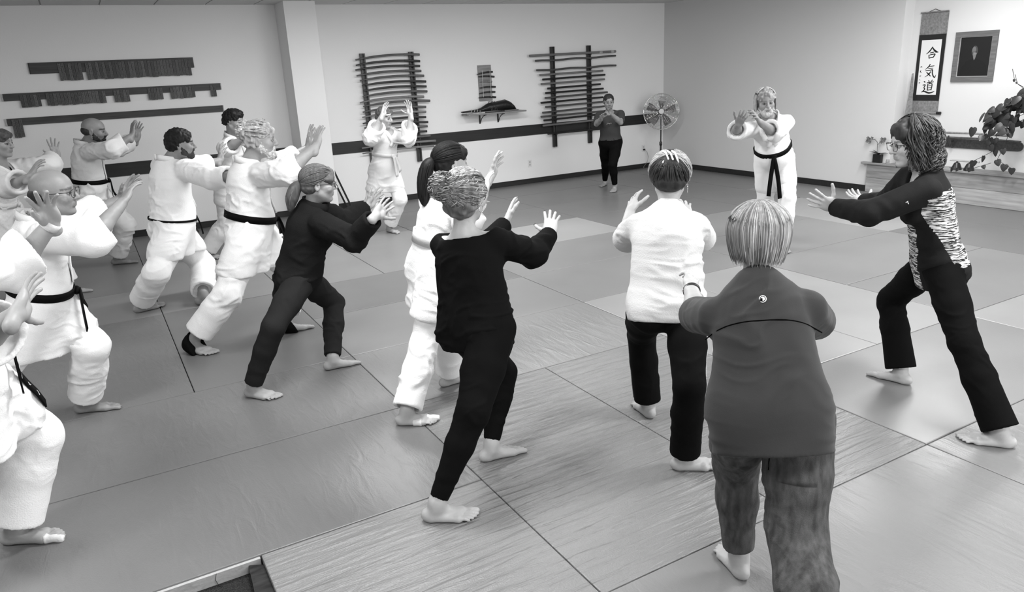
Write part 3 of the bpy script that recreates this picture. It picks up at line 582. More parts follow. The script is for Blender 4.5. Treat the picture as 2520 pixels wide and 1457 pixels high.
def nets(F,LO,h,smooth):
    S=F<0
    nx,ny,nz=F.shape
    c=np.zeros((nx-1,ny-1,nz-1),np.int8); offs=[(i,j,k) for i in (0,1) for j in (0,1) for k in (0,1)]
    for i,j,k in offs: c+=S[i:nx-1+i,j:ny-1+j,k:nz-1+k]
    act=np.argwhere((c>0)&(c<8)); del c
    if len(act)==0: return np.zeros((0,3)),np.zeros((0,4),int)
    val={o:F[act[:,0]+o[0],act[:,1]+o[1],act[:,2]+o[2]] for o in offs}
    acc=np.zeros((len(act),3)); cnt=np.zeros(len(act))
    for a in offs:
        for d in range(3):
            if a[d]: continue
            b=list(a); b[d]=1; b=tuple(b); va,vb=val[a],val[b]; m=(va<0)!=(vb<0)
            t=np.where(m,va/np.where(m,va-vb,1),0)
            p=np.array(a,float)[None]+np.zeros((len(act),3)); p[:,d]+=t
            acc+=p*m[:,None]; cnt+=m
    V=LO+(act+acc/cnt[:,None])*h
    idx=np.full((nx-1,ny-1,nz-1),-1,np.int32); idx[act[:,0],act[:,1],act[:,2]]=np.arange(len(act))
    Q=[]
    for d in range(3):
        e=[1,1,1]; a=S[tuple(slice(0,-1) if i==d else slice(1,-1) for i in range(3))]; b=S[tuple(slice(1,None) if i==d else slice(1,-1) for i in range(3))]
        ch=np.argwhere(a!=b)
        if len(ch)==0: continue
        sgn=a[ch[:,0],ch[:,1],ch[:,2]]
        base=ch.copy()
        for i in range(3):
            if i!=d: base[:,i]+=1
        u,v=(d+1)%3,(d+2)%3
        def cell(du,dv):
            q=base.copy(); q[:,u]-=du; q[:,v]-=dv; return idx[q[:,0],q[:,1],q[:,2]]
        q=np.stack([cell(0,0),cell(1,0),cell(1,1),cell(0,1)],1); q[~sgn]=q[~sgn][:,::-1]; Q.append(q)
    Q=np.concatenate(Q); Q=Q[(Q>=0).all(1)]
    return relax(V,Q,smooth),Q
def relax(V,Q,n):
    if not n: return V
    E=np.concatenate([Q[:,[0,1]],Q[:,[1,2]],Q[:,[2,3]],Q[:,[3,0]]]); E=np.concatenate([E,E[:,::-1]])
    deg=np.bincount(E[:,0],minlength=len(V)).astype(float); deg[deg==0]=1
    for it in range(n):
        for lam in (.5,-.52):
            A=np.stack([np.bincount(E[:,0],weights=V[E[:,1],i],minlength=len(V)) for i in range(3)],1)/deg[:,None]
            V=V+lam*(A-V)
    return V
def vnorm(V,Q):
    n=np.cross(V[Q[:,2]]-V[Q[:,0]],V[Q[:,3]]-V[Q[:,1]]); N=np.zeros_like(V)
    for j in range(4):
        for i in range(3): N[:,i]+=np.bincount(Q[:,j],weights=n[:,i],minlength=len(V))
    return N/(np.linalg.norm(N,axis=1,keepdims=True)+1e-12)
_rng=np.random.RandomState(5); _T=_rng.rand(64,64,64).astype(np.float32)
def vnoise(p):
    i=np.floor(p).astype(int); f=p-i; f=f*f*(3-2*f); i&=63; j=(i+1)&63
    x0,y0,z0=i.T; x1,y1,z1=j.T; fx,fy,fz=f.T
    l=lambda a,b,t:a+(b-a)*t
    return l(l(l(_T[x0,y0,z0],_T[x1,y0,z0],fx),l(_T[x0,y1,z0],_T[x1,y1,z0],fx),fy),l(l(_T[x0,y0,z1],_T[x1,y0,z1],fx),l(_T[x0,y1,z1],_T[x1,y1,z1],fx),fy),fz)
def wrinkle(V,Q,amp,seed=0,joints=(),stretch=(9,9,16),R=None,field=None):
    """cloth folds: rings of folds that fade away from each joint plus loose drape folds"""
    if amp==0: return V
    N=vnorm(V,Q); P=V if R is None else V@np.asarray(R).T
    warp=vnoise(P*5+seed)-.5
    q=P*np.array(stretch)+seed*3.1+warp[:,None]*2.2
    w=np.abs(vnoise(q)-.5)*2; d=np.exp(-(w/.22)**2)*1.25-.35
    q2=P*np.array(stretch)*1.9+seed*7.7+warp[:,None]*3; d=d+(np.exp(-(np.abs(vnoise(q2)-.5)*2/.25)**2)-.3)*.5
    mask=np.clip(vnoise(P*4.2+seed*1.7)*1.7-.45,0.1,1); out=d*mask*amp
    for c,r,fr,a in joints:
        dd=np.linalg.norm(V-c,axis=1); wv=np.clip(1-dd/r,0,1)**1.2
        ph=dd*fr+ (vnoise(V*9+seed)-.5)*9
        out+=wv*np.sin(ph)*a*amp
    if field is not None:
        for fn,lo,hi,k,op in field.P:
            if op=='s': t=np.clip((fn(V[:,0],V[:,1],V[:,2])-.012)/.05,0,1); out*=t
            if op=='i': t=np.clip(-fn(V[:,0],V[:,1],V[:,2])/.03,.25,1); out*=t
    return V+N*out[:,None]
def mkmesh(name,parts,m,parent,attr=None,kind=None):
    """parts: list of (V,Q[,values]) joined into one mesh"""
    vs=[];fs=[];at=[];n=0
    for p in parts:
        V,Q=p[0],p[1]; vs.append(V); fs.append(np.asarray(Q)+n); n+=len(V)
        at.append(p[2] if len(p)>2 and p[2] is not None else np.ones(len(V)))
    V=np.concatenate(vs); me=bpy.data.meshes.new(name)
    me.vertices.add(len(V)); me.vertices.foreach_set('co',V.astype(np.float32).ravel())
    loops=np.concatenate([f.ravel() for f in fs]); tot=np.concatenate([np.full(len(f),f.shape[1]) for f in fs]); st=np.concatenate([[0],np.cumsum(tot)[:-1]])
    me.loops.add(len(loops)); me.loops.foreach_set('vertex_index',loops.astype(np.int32))
    me.polygons.add(len(tot)); me.polygons.foreach_set('loop_start',st.astype(np.int32)); me.polygons.foreach_set('loop_total',tot.astype(np.int32)); me.polygons.foreach_set('use_smooth',np.ones(len(tot),bool))
    a=me.attributes.new('tint','FLOAT','POINT'); a.data.foreach_set('value',np.concatenate(at).astype(np.float32))
    me.update(); me.validate(); me.materials.append(m)
    o=bpy.data.objects.new(name,me); COL.objects.link(o)
    if parent: o.parent=parent; o.matrix_parent_inverse=Matrix.Translation(-Vector(parent.location))
    return o
def tubes(paths,radii,sides=4,tint=None):
    """many thin tubes at once: paths (n,m,3), radii (n,m)"""
    paths=np.asarray(paths,float); n,m,_=paths.shape
    d=np.gradient(paths,axis=1); d/=np.linalg.norm(d,axis=2,keepdims=True)+1e-9
    ref=np.where(np.abs(d[...,2:3])>.9,A3(1,0,0),A3(0,0,1)); x=np.cross(d,ref); x/=np.linalg.norm(x,axis=2,keepdims=True)+1e-9; u=np.cross(x,d)
    a=2*np.pi*np.arange(sides)/sides; r=np.broadcast_to(np.asarray(radii),(n,m))
    V=paths[:,:,None]+r[:,:,None,None]*(x[:,:,None]*np.cos(a)[None,None,:,None]+u[:,:,None]*np.sin(a)[None,None,:,None])
    b=np.arange(n)[:,None,None]*m*sides+np.arange(m-1)[None,:,None]*sides; k=np.arange(sides)[None,None,:]; k2=(k+1)%sides
    Q=np.stack([b+k,b+k2,b+sides+k2,b+sides+k],-1).reshape(-1,4)
    T=None if tint is None else np.repeat(tint,m*sides)
    return V.reshape(-1,3),Q,T
def ribbon(pts,side,nrm,w,th,closed=False):
    """flat strap along pts with per-point side and normal vectors"""
    pts=np.asarray(pts);side=np.asarray(side);nrm=np.asarray(nrm); n=len(pts)
    V=np.stack([pts-side*w/2,pts+side*w/2,pts+side*w/2+nrm*th,pts-side*w/2+nrm*th],1).reshape(-1,3)
    Q=[]
    for i in range(n if closed else n-1):
        j=(i+1)%n
        for a in range(4): b=(a+1)%4; Q.append((4*i+a,4*i+b,4*j+b,4*j+a))
    if not closed: Q+=[(3,2,1,0),tuple(4*(n-1)+a for a in range(4))]
    return V,np.array(Q)
# ---------------------------------------------------------------- anatomy
def add_hand(f,wr,tip,palm,left,h,curl=.16,spread=1.0,thumb=1.0,scale=1.0):
    tips=[]; d=un(tip-wr); L=.108*h*scale; n=un(palm-d*(palm@d)); t=np.cross(d,n)*(-1 if left else 1)
    f.cone(wr-d*.05,wr+d*.01,.0165*h,.0150*h,.01,flat=(n,1.25))
    for off,ln,r0 in ((.15,.50,.062),(.05,.52,.062),(-.055,.50,.060),(-.145,.46,.055)):
        f.cone(wr+t*off*.55*L+d*.05*L,wr+t*off*L+d*ln*L,.085*L,r0*L,.012,flat=(n,1.25))
    f.ell(wr+d*.22*L+t*.13*L+n*.05*L,(d,t,n),(.20*L,.11*L,.09*L),.012)
    f.ell(wr+d*.22*L-t*.12*L+n*.04*L,(d,t,n),(.20*L,.09*L,.07*L),.012)
    for i,(off,st,ln,r,sp) in enumerate(((.15,.50,.42,.050,.17),(.05,.52,.47,.051,.03),(-.055,.50,.43,.049,-.10),(-.145,.45,.34,.043,-.27))):
        p=wr+t*off*L+d*st*L; a0=sp*spread; dd=un(d*math.cos(a0)+t*math.sin(a0)); c=curl*(1+.25*i)*.5
        for j,fr in enumerate((.45,.31,.26)):
            v=un(dd*math.cos(c)+n*math.sin(c)); q=p+v*ln*L*fr*1.04
            f.cone(p,q,r*L*(1-.09*j),r*L*(1-.09*(j+1)),.003); p=q; c+=curl*(1+.2*i)*1.3
        tips.append((p-n*r*L*.6,r*L))
    p=wr+t*.11*L+d*.12*L+n*.03*L; a=.95*thumb
    for j,(ln,r) in enumerate(((.23,.066),(.19,.055),(.15,.050))):
        v=un(d*math.cos(a)+t*math.sin(a)+n*.28); q=p+v*ln*L; f.cone(p,q,r*L,r*L*.9,.006); p=q; a-=.2
    tips.append((p-n*.03*L,.045*L)); return tips
def add_foot(f,heel,toe,ank,left,h):
    d=un(toe-heel); L=np.linalg.norm(toe-heel); u=A3(0,0,1); m=np.cross(d,u)*(1 if left else -1)   # medial side
    P=lambda a,b,c: heel+d*a*L+m*b*L+u*c*L
    f.ell(P(.13,0,.115),(d,m,u),(.135*L,.112*L,.125*L),.02)
    f.cone(ank,P(.27,.01,.22),.118*L,.115*L,.025); f.cone(P(.26,.02,.225),P(.60,.055,.10),.095*L,.062*L,.03,flat=(m,.72))
    f.cone(P(.18,-.05,.075),P(.64,-.12,.055),.075*L,.055*L,.02); f.cone(P(.2,.05,.085),P(.69,.12,.07),.068*L,.068*L,.02)
    f.cone(P(.64,-.11,.052),P(.69,.12,.065),.052*L,.066*L,.018)
    for b0,a0,b1,a1,r in ((.135,.74,.142,.95,.056),(.05,.76,.052,.955,.037),(-.015,.75,-.022,.92,.034),(-.075,.72,-.086,.87,.032),(-.128,.68,-.145,.81,.030)):
        f.cone(P(a0,b0,.055),P((a0+a1)/2,(b0+b1)/2,.062),r*L,r*L*.9,.004); f.cone(P((a0+a1)/2,(b0+b1)/2,.062),P(a1,b1,.036),r*L*.9,r*L,.003)
    f.plane(heel+u*.0005,-u,.006)
def head_axes(f,up): u=un(up); f=un(f-u*(f@u)); return f,np.cross(u,f),u     # forward, left, up
def add_head(F,c,ax,S,fem=False):
    f,s,u=ax; P=lambda a,b,z: c+(f*a+s*b+u*z)*S; k=.05*S
    F.ell(P(-.04,0,.15),ax,(.425*S,.335*S,.355*S),k); F.ell(P(.10,0,-.16),ax,(.29*S,.265*S,.34*S),.09*S)
    jw=.20 if fem else .235
    for b in (-1,1):
        F.cone(P(-.02,b*jw,-.2),P(.22,b*.07,-.40),.10*S,.085*S,.07*S); F.sph(P(.24,b*.175,-.09),.115*S,.07*S)
    F.ell(P(.27,0,-.42),ax,(.10*S,.11*S,.075*S),.06*S)
    F.cone(P(.325,.13,.10),P(.325,-.13,.10),.055*S,.055*S,.05*S)
    for b in (-1,1): F.sph(P(.425,b*.14,.015),.085*S,.045*S,'s')
    F.cone(P(.37,0,.06),P(.455,0,-.10),.032*S,.05*S,.025*S); F.sph(P(.45,0,-.115),.052*S,.02*S)
    for b in (-1,1): F.sph(P(.41,b*.052,-.125),.036*S,.015*S); F.ell(P(.305,b*.135,.012),ax,(.066*S,.072*S,.06*S),.012*S)
    F.cone(P(.365,.075,-.235),P(.365,-.075,-.235),.026*S,.026*S,.02*S); F.cone(P(.385,0,-.228),P(.385,0,-.23),.026*S,.026*S,.02*S)
    F.cone(P(.36,.06,-.285),P(.36,-.06,-.285),.03*S,.03*S,.02*S); F.cone(P(.43,.11,-.257),P(.43,-.11,-.257),.022*S,.022*S,.012*S,op='s')
    for b in (-1,1):
        F.ell(P(-.06,b*.335,-.01),(un(f+s*b*.35),un(s*b-f*.35),u),(.085*S,.03*S,.14*S),.02*S); F.ell(P(-.05,b*.365,.0),(un(f+s*b*.35),un(s*b-f*.35),u),(.045*S,.02*S,.085*S),.012*S,'s')
def head_tint(V,c,ax,S,stubble=0,brow=.35):
    f,s,u=ax; q=(V-c)/S; a,b,z=q@f,q@s,q@u; t=np.ones(len(V))
    for e in (-1,1):
        r=np.hypot((b-e*.135)/1.15,(z-.012)/.62); t=np.where((a>.3)&(r<.062),.9,t); t=np.where((a>.3)&(r>.05)&(r<.075),.35,t)
        r2=np.hypot(b-e*.132,z-.012); t=np.where((a>.3)&(r2<.034),.06,t)
        t=np.where((a>.22)&(np.abs(b-e*.15)<.11)&(np.abs(z-.115+.35*(np.abs(b)-.13)**2)<.024),brow,t)
    t=np.where((a>.33)&(np.abs(b)<.10)&(np.abs(z+.26)<.05),.72,t)
    if stubble: t=np.where((z<-.16)&(a>-.02)&~((np.abs(b)<.08)&(z>-.3)&(z<-.2)),t*(1-stubble),t)
    return t
SKIN={}
def skinmat(v):
    k=round(v,2)
    if k not in SKIN: SKIN[k]=mat('skin_%d'%int(v*100),v,.48,bump=((55,55,55),.25,3,.004),var=((14,14,14),.10),attr='tint',spec=.4)
    return SKIN[k]
def clothmat(name,v,rough=.85,weave=240,bs=.25,var=.06,sheen=0):
    return mat(name,v,rough,bump=((weave,weave,weave),bs,2,.003),var=((7,7,7),var),attr='tint',spec=.12 if v>.1 else .04,sheen=sheen)
HAIR={}
def hairmat(name,v): return mat('hair_'+name,v,.58,var=((70,70,12),.3),attr='tint',spec=.25)
class Person:
    def __init__(s,name,J,h,face,sface,o):
        s.J={k:np.array(v,float) for k,v in J.items()}; s.h=h; s.o=o; J=s.J
        s.F=un(A3(math.cos(math.radians(face)),math.sin(math.radians(face)),0)); s.up=un(J['neck']-J['pel'])
        f2=A3(math.cos(math.radians(sface)),math.sin(math.radians(sface)),0); s.S=un(J['shL']-J['shR']); s.S=un(s.S-s.up*(s.S@s.up)); s.FT=np.cross(s.S,s.up)
        s.SP=A3(-s.F[1],s.F[0],0); s.upP=un(s.up*.6+A3(0,0,1)*.4); s.FP=un(np.cross(s.SP,s.upP))
        s.root=empty('person',tuple((J['heelL']+J['heelR'])/2)); s.g=o.get('girth',1.0); s.bel=o.get('belly',0); s.fem=o.get('fem',False); s.nk=.88 if s.fem else 1.0
        hd=o.get('headdir',sface); pitch=o.get('headpitch',-5)
        hf=A3(math.cos(math.radians(hd))*math.cos(math.radians(pitch)),math.sin(math.radians(hd))*math.cos(math.radians(pitch)),math.sin(math.radians(pitch)))
        hu=un(A3(0,0,1)*.75+un(J['head']-J['neck'])*.25)
        s.hax=(hf,un(np.cross(hu,hf)),un(np.cross(hf,un(np.cross(hu,hf))))); s.HS=.137*h*o.get('headscale',1); s.hc=J['head']
        s.vox=o.get('vox',.010)*1.2; s.seed=o.get('seed',len(name)*3.3)
        d=s.J
    def torso(s,f,e,low=True,bust=True):
        J,h,g,u,S,F=s.J,s.h,s.g,s.up,s.S,s.FT; p=J['pel']; st=lambda t: p+ (J['neck']-p)*t; k=.022
        w=(1.0 if not s.fem else .92); gw=.45+.55*g
        if low: f.ell(p+s.upP*.015*h-s.FP*.004*h,(s.SP,s.FP,s.upP),((.094 if s.fem else .086)*h*g+e,.066*h*g+e,.075*h+e),k)
        f.cone(st(.10),st(.40),.080*h*g*w+e,.074*h*g*w+e,.03,flat=(F,1.25))
        f.cone(st(.40),st(.74),.076*h*g*w+e,.083*h*gw*w+e,.03,flat=(F,1.30))
        f.cone(J['shL']-S*.018*h-u*.014*h,J['shR']+S*.018*h-u*.014*h,.031*h+e,.031*h+e,.03)
        for b,sd in ((1,'L'),(-1,'R')):
            f.cone(st(.985)-F*.012*h,J['sh'+sd]-S*b*.025*h+u*.004*h,.027*h+e*.7,.024*h+e*.7,.03); f.ell(J['hip'+sd]-s.FP*.032*h-s.SP*b*.004*h-A3(0,0,.008*h),(s.SP,s.FP,s.upP),(.047*h*g+e,.046*h*g+e,.052*h*g+e),.03)
        f.cone(st(.70)-F*.022*h,st(.93)-F*.014*h,.05*h*gw+e,.036*h+e,.03,flat=(F,1.15))
        if s.bel: f.ell(st(.22)+F*.040*h*s.bel,(S,F,u),(.078*h*g+e,(.058+.03*s.bel)*h+e,.09*h+e),.05)
        if s.fem and bust:
            for b in (-1,1): f.ell(st(.66)+F*.052*h+S*b*.040*h,(S,F,u),(.038*h+e,.032*h+e,.038*h+e),.03)
    def legs(s,f,prof,k=.022,fr=1.0):
        """prof: radius fractions of h at hip, mid thigh, knee, calf, hem and hem position along the shin (1 = ankle)"""
        J,h=s.J,s.h
        for b,sd in ((1,'L'),(-1,'R')):
            hip,kn,an=J['hip'+sd]+s.SP*b*.004*h,J['kn'+sd],J['ank'+sd]; r=[x*h*((1+(fr-1)*w_) if sd=='R' else 1) for x,w_ in zip(prof[:5],(.25,.6,1,1,1))]
            mid=hip*.5+kn*.5; f.cone(hip,mid,r[0],r[1],k); f.cone(mid,kn,r[1],r[2],k)
            en=kn+(an-kn)*prof[5]; ca=kn+(en-kn)*.4
            f.cone(kn,ca,r[2],r[3],k); f.cone(ca,en,r[3],r[4],k)
    def build_body(s):
        o,J,h=s.o,s.J,s.h; parts=[]; f=Field(); s.torso(f,-.012)
        s.legs(f,(.046,.040,.029,.031,.020,1.0),.02)
        f.cone(J['neck']-s.up*.03*h,s.hc-s.hax[2]*.20*s.HS-s.hax[0]*.10*s.HS,.034*s.nk*h,.031*s.nk*h,.02)
        for sd in 'LR':
            m_=J['sh'+sd]*.5+J['el'+sd]*.5; f.cone(J['sh'+sd],m_,.029*h,.027*h,.02); f.cone(m_,J['el'+sd],.027*h,.023*h,.015)
            q=J['el'+sd]*.65+J['wr'+sd]*.35; f.cone(J['el'+sd],q,.0235*h,.0255*h,.015); f.cone(q,J['wr'+sd],.0255*h,.0160*h,.012)
        lo=o.get('zmin'); V,Q=f.mesh(max(s.vox,.0145)); parts.append((V,Q))
        hf=Field(); add_head(hf,s.hc,s.hax,s.HS,s.fem); hf.cone(J['neck']-s.up*.015*h,s.hc-s.hax[2]*.20*s.HS-s.hax[0]*.10*s.HS,.0345*s.nk*h,.032*s.nk*h,.03)
        V,Q=hf.mesh(o.get('hvox',.0055)*1.3,smooth=1); parts.append((V,Q,head_tint(V,s.hc,s.hax,s.HS,o.get('stubble',0),o.get('brow',.45))))
        for sd in 'LR':
            ho=o.get('hand'+sd,{}); hf=Field(); wr,tip=J['wr'+sd],J['tip'+sd]
            fa=un(wr-J['el'+sd]); hf.cone(wr-fa*.09,wr,.0205*h,.0160*h,.012)
            pl=ho.get('palm'); pl=s.FT if pl is None else A3(*pl)
            tips=add_hand(hf,wr,tip,pl,sd=='L',h,ho.get('curl',.14),ho.get('spread',1.0),ho.get('thumb',1.0),ho.get('scale',1.0))
            V,Q=hf.mesh(o.get('fvox',.004)*1.16,smooth=1); T=np.ones(len(V))
            if o.get('nails'):
                for c_,r_ in tips: T=np.where(np.linalg.norm(V-c_,axis=1)<r_*1.0,.06,T)
            parts.append((V,Q,T))
            if not o.get('nofoot'+sd):
                ff=Field(); add_foot(ff,J['heel'+sd],J['toe'+sd],J['ank'+sd],sd=='L',h); ff.cone(J['ank'+sd]+un(J['kn'+sd]-J['ank'+sd])*.02,J['ank'+sd]+un(J['kn'+sd]-J['ank'+sd])*.12,.022*h,.026*h,.03)
                V,Q=ff.mesh(o.get('tvox',.0075)*1.1,smooth=1); parts.append((V,Q))
        s.body=mkmesh('body',parts,skinmat(o.get('skin',.42)),s.root)
        return s
    def joints(s,which):
        J=s.J; out=[]
        for w,r,fr,a in which: out.append((J[w],r,fr,a))
        return out
    def trousers(s,m,prof,hem=True,amp=.006,name='trousers',top=.16,cut=None,folds=True,vox=None,tintfn=None,fr=1.0):
        J,h=s.J,s.h; f=Field(); s.torso_low(f,.006); s.legs(f,prof,fr=fr)
        s_=un(J['neck']-J['pel'])
        if hem:
            for sd in 'LR':
                kn,an=J['kn'+sd],J['ank'+sd]; d=un(an-kn); en=kn+(an-kn)*prof[5]
                f.cyl(en,en+d*(prof[4]*h*1.1+.03),prof[4]*h*1.6+.01); f.cyl(en-d*.03,en+d*.01,max(prof[4]*h*(fr if sd=='R' else 1)-max(.013,2.3*(vox or s.vox)),.02))
        f.plane(J['pel']+s_*top*h,s_); 
        V,Q=f.mesh(vox or s.vox,smooth=2); s.pf=f
        jl=s.joints((('knL',.17,75,.65),('knR',.17,75,.65),('hipL',.15,60,.6),('hipR',.15,60,.6))) if folds else ()
        if folds=='hem': jl+=s.joints((('ankL',.2,95,1.3),('ankR',.2,95,1.3)))
        V=wrinkle(V,Q,amp,s.seed,jl,stretch=(8,8,13),field=f); s.pM=(V,Q); return mkmesh(name,[(V,Q,None if tintfn is None else tintfn(V))],m,s.root)
    def torso_low(s,f,e):
        J,h,g=s.J,s.h,s.g; p=J['pel']; F,S,u=s.FP,s.SP,s.upP; st=lambda t: p+(J['neck']-p)*t
        f.ell(p+u*.015*h-F*.004*h,(S,F,u),((.094 if s.fem else .086)*h*g+e,.067*h*g+e,.076*h+e),.025)
        f.cone(st(.08),st(.5),.080*h*g+e,.074*h*g+e,.03,flat=(s.FT,1.25))
        if s.bel: f.ell(st(.22)+s.FT*.040*h*s.bel,(s.S,s.FT,s.up),(.078*h*g+e,(.058+.03*s.bel)*h+e,.09*h+e),.05)
        for b,k in ((1,'L'),(-1,'R')): f.ell(J['hip'+k]-F*.032*h-S*b*.004*h-A3(0,0,.008*h),(S,F,u),(.048*h*g+e,.047*h*g+e,.053*h*g+e),.03)
    def top_garment(s,m,e=.012,name='shirt',sleeve=(.052,.047,.040),slen=(1.0,.9),hem=.10,skirt=None,amp=.006,neck=('crew',.050),cuff=True,vee=None,vox=None,hemdir=None,stretch=(7,7,15),tintfn=None,folds=1.0,drape=None):
        """sleeve radii at shoulder, elbow, cuff; slen = (which part, how far along): (1,.9) = 90 % of the forearm, (0,.8) = 80 % of the upper arm"""
        J,h,u=s.J,s.h,s.up; f=Field(); s.torso(f,e)
        if drape:
            st=lambda t: J['pel']+(J['neck']-J['pel'])*t
            f.cone(st(.66),J['pel']+u*.02*h-s.FT*drape[3]*h if len(drape)>3 else J['pel']+u*.02*h,drape[0]*h,drape[1]*h,.03,flat=(s.FT,drape[2])); f.cone(J['pel']+u*.02*h,J['pel']-u*(hem+.03)*h,drape[1]*h,drape[1]*h,.03,flat=(s.FT,drape[2]))
        if skirt:
            for b,sd in ((1,'L'),(-1,'R')):
                q=J['hip'+sd]+(J['kn'+sd]-J['hip'+sd])*skirt[0]; f.cone(J['hip'+sd]+u*.03*h,q,skirt[1]*h,skirt[2]*h,.04)
            f.cone(J['pel']+u*.08*h,J['pel']-u*.02*h,.082*h*s.g+e,.088*h*s.g+e,.03,flat=(s.FP,1.2))
        for sd in 'LR':
            sh,el,wr=J['sh'+sd],J['el'+sd],J['wr'+sd]; a,b,c=[x*h for x in sleeve]
            if slen[0]>=1:
                en=el+(wr-el)*slen[1]; f.cone(sh,el,a,b,.025); f.cone(el,en,b,c,.02); d=un(wr-el)
            else:
                en=sh+(el-sh)*slen[1]; f.cone(sh,en,a,c,.025); d=un(el-sh)
            cd=un(d+un(el-sh)*.8) if slen[0]>=1 and slen[1]<.7 else d; f.cyl(en,en+cd*(c*1.2+.05),c*1.5+.012); f.cyl(en-d*.05,en+d*.05,max(c*(1 if slen[1]>=.7 or slen[0]<1 else .93)-max(.013,2.3*(vox or s.vox)),.014))
        hd=u if hemdir is None else un(A3(*hemdir)); f.plane(J['pel']-hd*hem*h,-hd,.006)
        if neck[0]=='crew': f.cone(J['neck']-u*.01*h+s.FT*.01*h,J['neck']+u*.2*h+s.FT*.05*h,neck[1]*h,neck[1]*h,.012,op='s')
        elif neck[0]=='scoop': f.ell(J['neck']+u*.03*h-s.FT*.0*h,(s.S,s.FT,u),(neck[1]*h,.085*h,neck[2]*h),.01,op='s')
        if vee: f.cone(J['neck']+s.FT*.07*h,J['pel']+(J['neck']-J['pel'])*vee[0]+s.FT*.105*h*(1+.3*s.bel),vee[1]*h,.006,.012,op='s')
        V,Q=f.mesh(vox or s.vox,smooth=2); s.tf=f
        jl=s.joints((('elL',.15,85,1.0*folds),('elR',.15,85,1.0*folds),('shL',.13,65,.55*folds),('shR',.13,65,.55*folds)))
        V=wrinkle(V,Q,amp,s.seed+2,jl,stretch=stretch,R=np.stack([s.S,s.FT,s.up]),field=f); s.tM=(V,Q); return mkmesh(name,[(V,Q,None if tintfn is None else tintfn(V))],m,s.root)
    def surf(s,f,c,d,off=0,rmax=.6):
        """distance along d from c to the outside of field f"""
        lo,hi=0.0,rmax; ts=np.linspace(0,rmax,61); v=f.at(c+ts[:,None]*d); i=np.where(v<0)[0]; 
        if len(i)==0: return c+d*.1
        i=i[-1]; a=ts[i]; b=ts[min(i+1,60)]
        for _ in range(12):
            mm=(a+b)/2
            if f.at(c+mm*d)[0]<0: a=mm
            else: b=mm
        return c+d*(a+off)
    def belt(s,m,hgt=.105,width=.045,tilt=0,tails=((.30,.25),(.30,-.15)),knot=True,th=.008,drop=.0,name='belt',knotang=0,field=None,marks=False):
        J,h=s.J,s.h; f=field or s.tf; c=J['pel']+s.up*hgt*h; n=40; ax=un(s.up+s.FT*tilt); S=s.S; F=un(np.cross(S,ax)); pts=[];nr=[]
        for i in range(n):
            a=2*math.pi*i/n; d=F*math.cos(a)+S*math.sin(a); pts.append(s.surf(f,c,d,-.002)); nr.append(d)
        pts=np.array(pts)
        for _ in range(2): pts=.5*pts+.25*(np.roll(pts,1,0)+np.roll(pts,-1,0))
        ex=np.array(nr)*.008; pts=pts+ex
        parts=[ribbon(pts,np.repeat(ax[None],n,0),np.array(nr),width,th,True)]
        if knot:
            a=math.radians(knotang); d=F*math.cos(a)+S*math.sin(a); k=s.surf(f,c,d,.02); sd=un(np.cross(ax,d))
            kf=Field(); kf.ell(k,(sd,ax,d),(.032,.026,.02),.01); parts.append(kf.mesh(.006))
            for L_,sp in tails:
                q=[];sdv=[];nn=[]
                for t in np.linspace(0,1,9):
                    v=k+d*.012+sd*(sp*L_*t*(1.2-.4*t))-A3(0,0,1)*(L_*t*(.55+.45*t) if abs(sp)>.3 else L_*t)*.95; base=un(-A3(0,0,1)*1.0+sd*sp*1.4)
                    w=s.surf2(v,d); q.append(w); nn.append(d); sdv.append(un(np.cross(d,base)))
                parts.append(ribbon(q,sdv,nn,width*.9,.007))
                if marks and (L_,sp)==tails[0]:
                    g=MB(); q_=np.array(q); rg=random.Random(4)
                    for t in (3,4,5,6,7):
                        c_=q_[t]+nn[t]*.0085; a_=un(q_[t]-q_[t-1]); b_=sdv[t]
                        for _ in range(3): e_=a_*rg.uniform(-.008,.008)+b_*rg.uniform(-.009,.009); w_=un(a_*rg.uniform(-1,1)+b_*rg.uniform(-1,1))*.007; g.bar(tuple(c_+e_-w_),tuple(c_+e_+w_),.003,.0012,tuple(nn[t]))
                    o=g.build('embroidery',white); o.parent=s.root; o.matrix_parent_inverse=Matrix.Translation(-s.root.location)
        return mkmesh(name,parts,m,s.root)
    def surf2(s,v,d):
        """push a point outward along d until it clears jacket and trousers"""
        for i in range(30):
            x=s.tf.at(v)[0]
            if getattr(s,'pf',None) is not None: x=min(x,s.pf.at(v)[0])
            if x>.009: break
            v=v+d*.006
        return v
    def lapel(s,m,end=.26,cross=.02,width=.048,start=.05,name='lapel',both=True):
        J,h,u,F,S=s.J,s.h,s.up,s.FT,s.S; p=J['pel']; st=lambda t: p+(J['neck']-p)*t; parts=[]
        for b in ((1,-1) if both else (1,)):
            pts=[];nn=[];sd=[]
            for t in np.linspace(0,1,16):
                if t<.35:
                    a=math.pi*(1-t/.35*.62); c=st(1.0)+u*.012*h*(1-t/.35); r=.052*h; d=un(F*math.cos(a)+S*b*math.sin(a)); pos=c+d*r+u*.004; nd=d; q=pos
                else:
                    tt=(t-.35)/.65; lat=.046*h*(1-tt)-cross*h*tt; z=.985-(.985-end)*tt; c=st(z)+S*b*lat; q=s.surf(s.tf,c,F,.002,.5); nd=F
                pts.append(q);nn.append(nd)
            pts=np.array(pts); nn=np.array(nn); tg=np.gradient(pts,axis=0); sd=np.cross(nn,tg); sd/=np.linalg.norm(sd,axis=1,keepdims=True)+1e-9
            parts.append(ribbon(pts+nn*(.004 if b>0 else .0),sd,nn,width,.009))
        return mkmesh(name,parts,m,s.root)
    # ------------------------------------------------------------ hair
    def hp(s,a,b,z): f,l,u=s.hax; return s.hc+(f*a+l*b+u*z)*s.HS
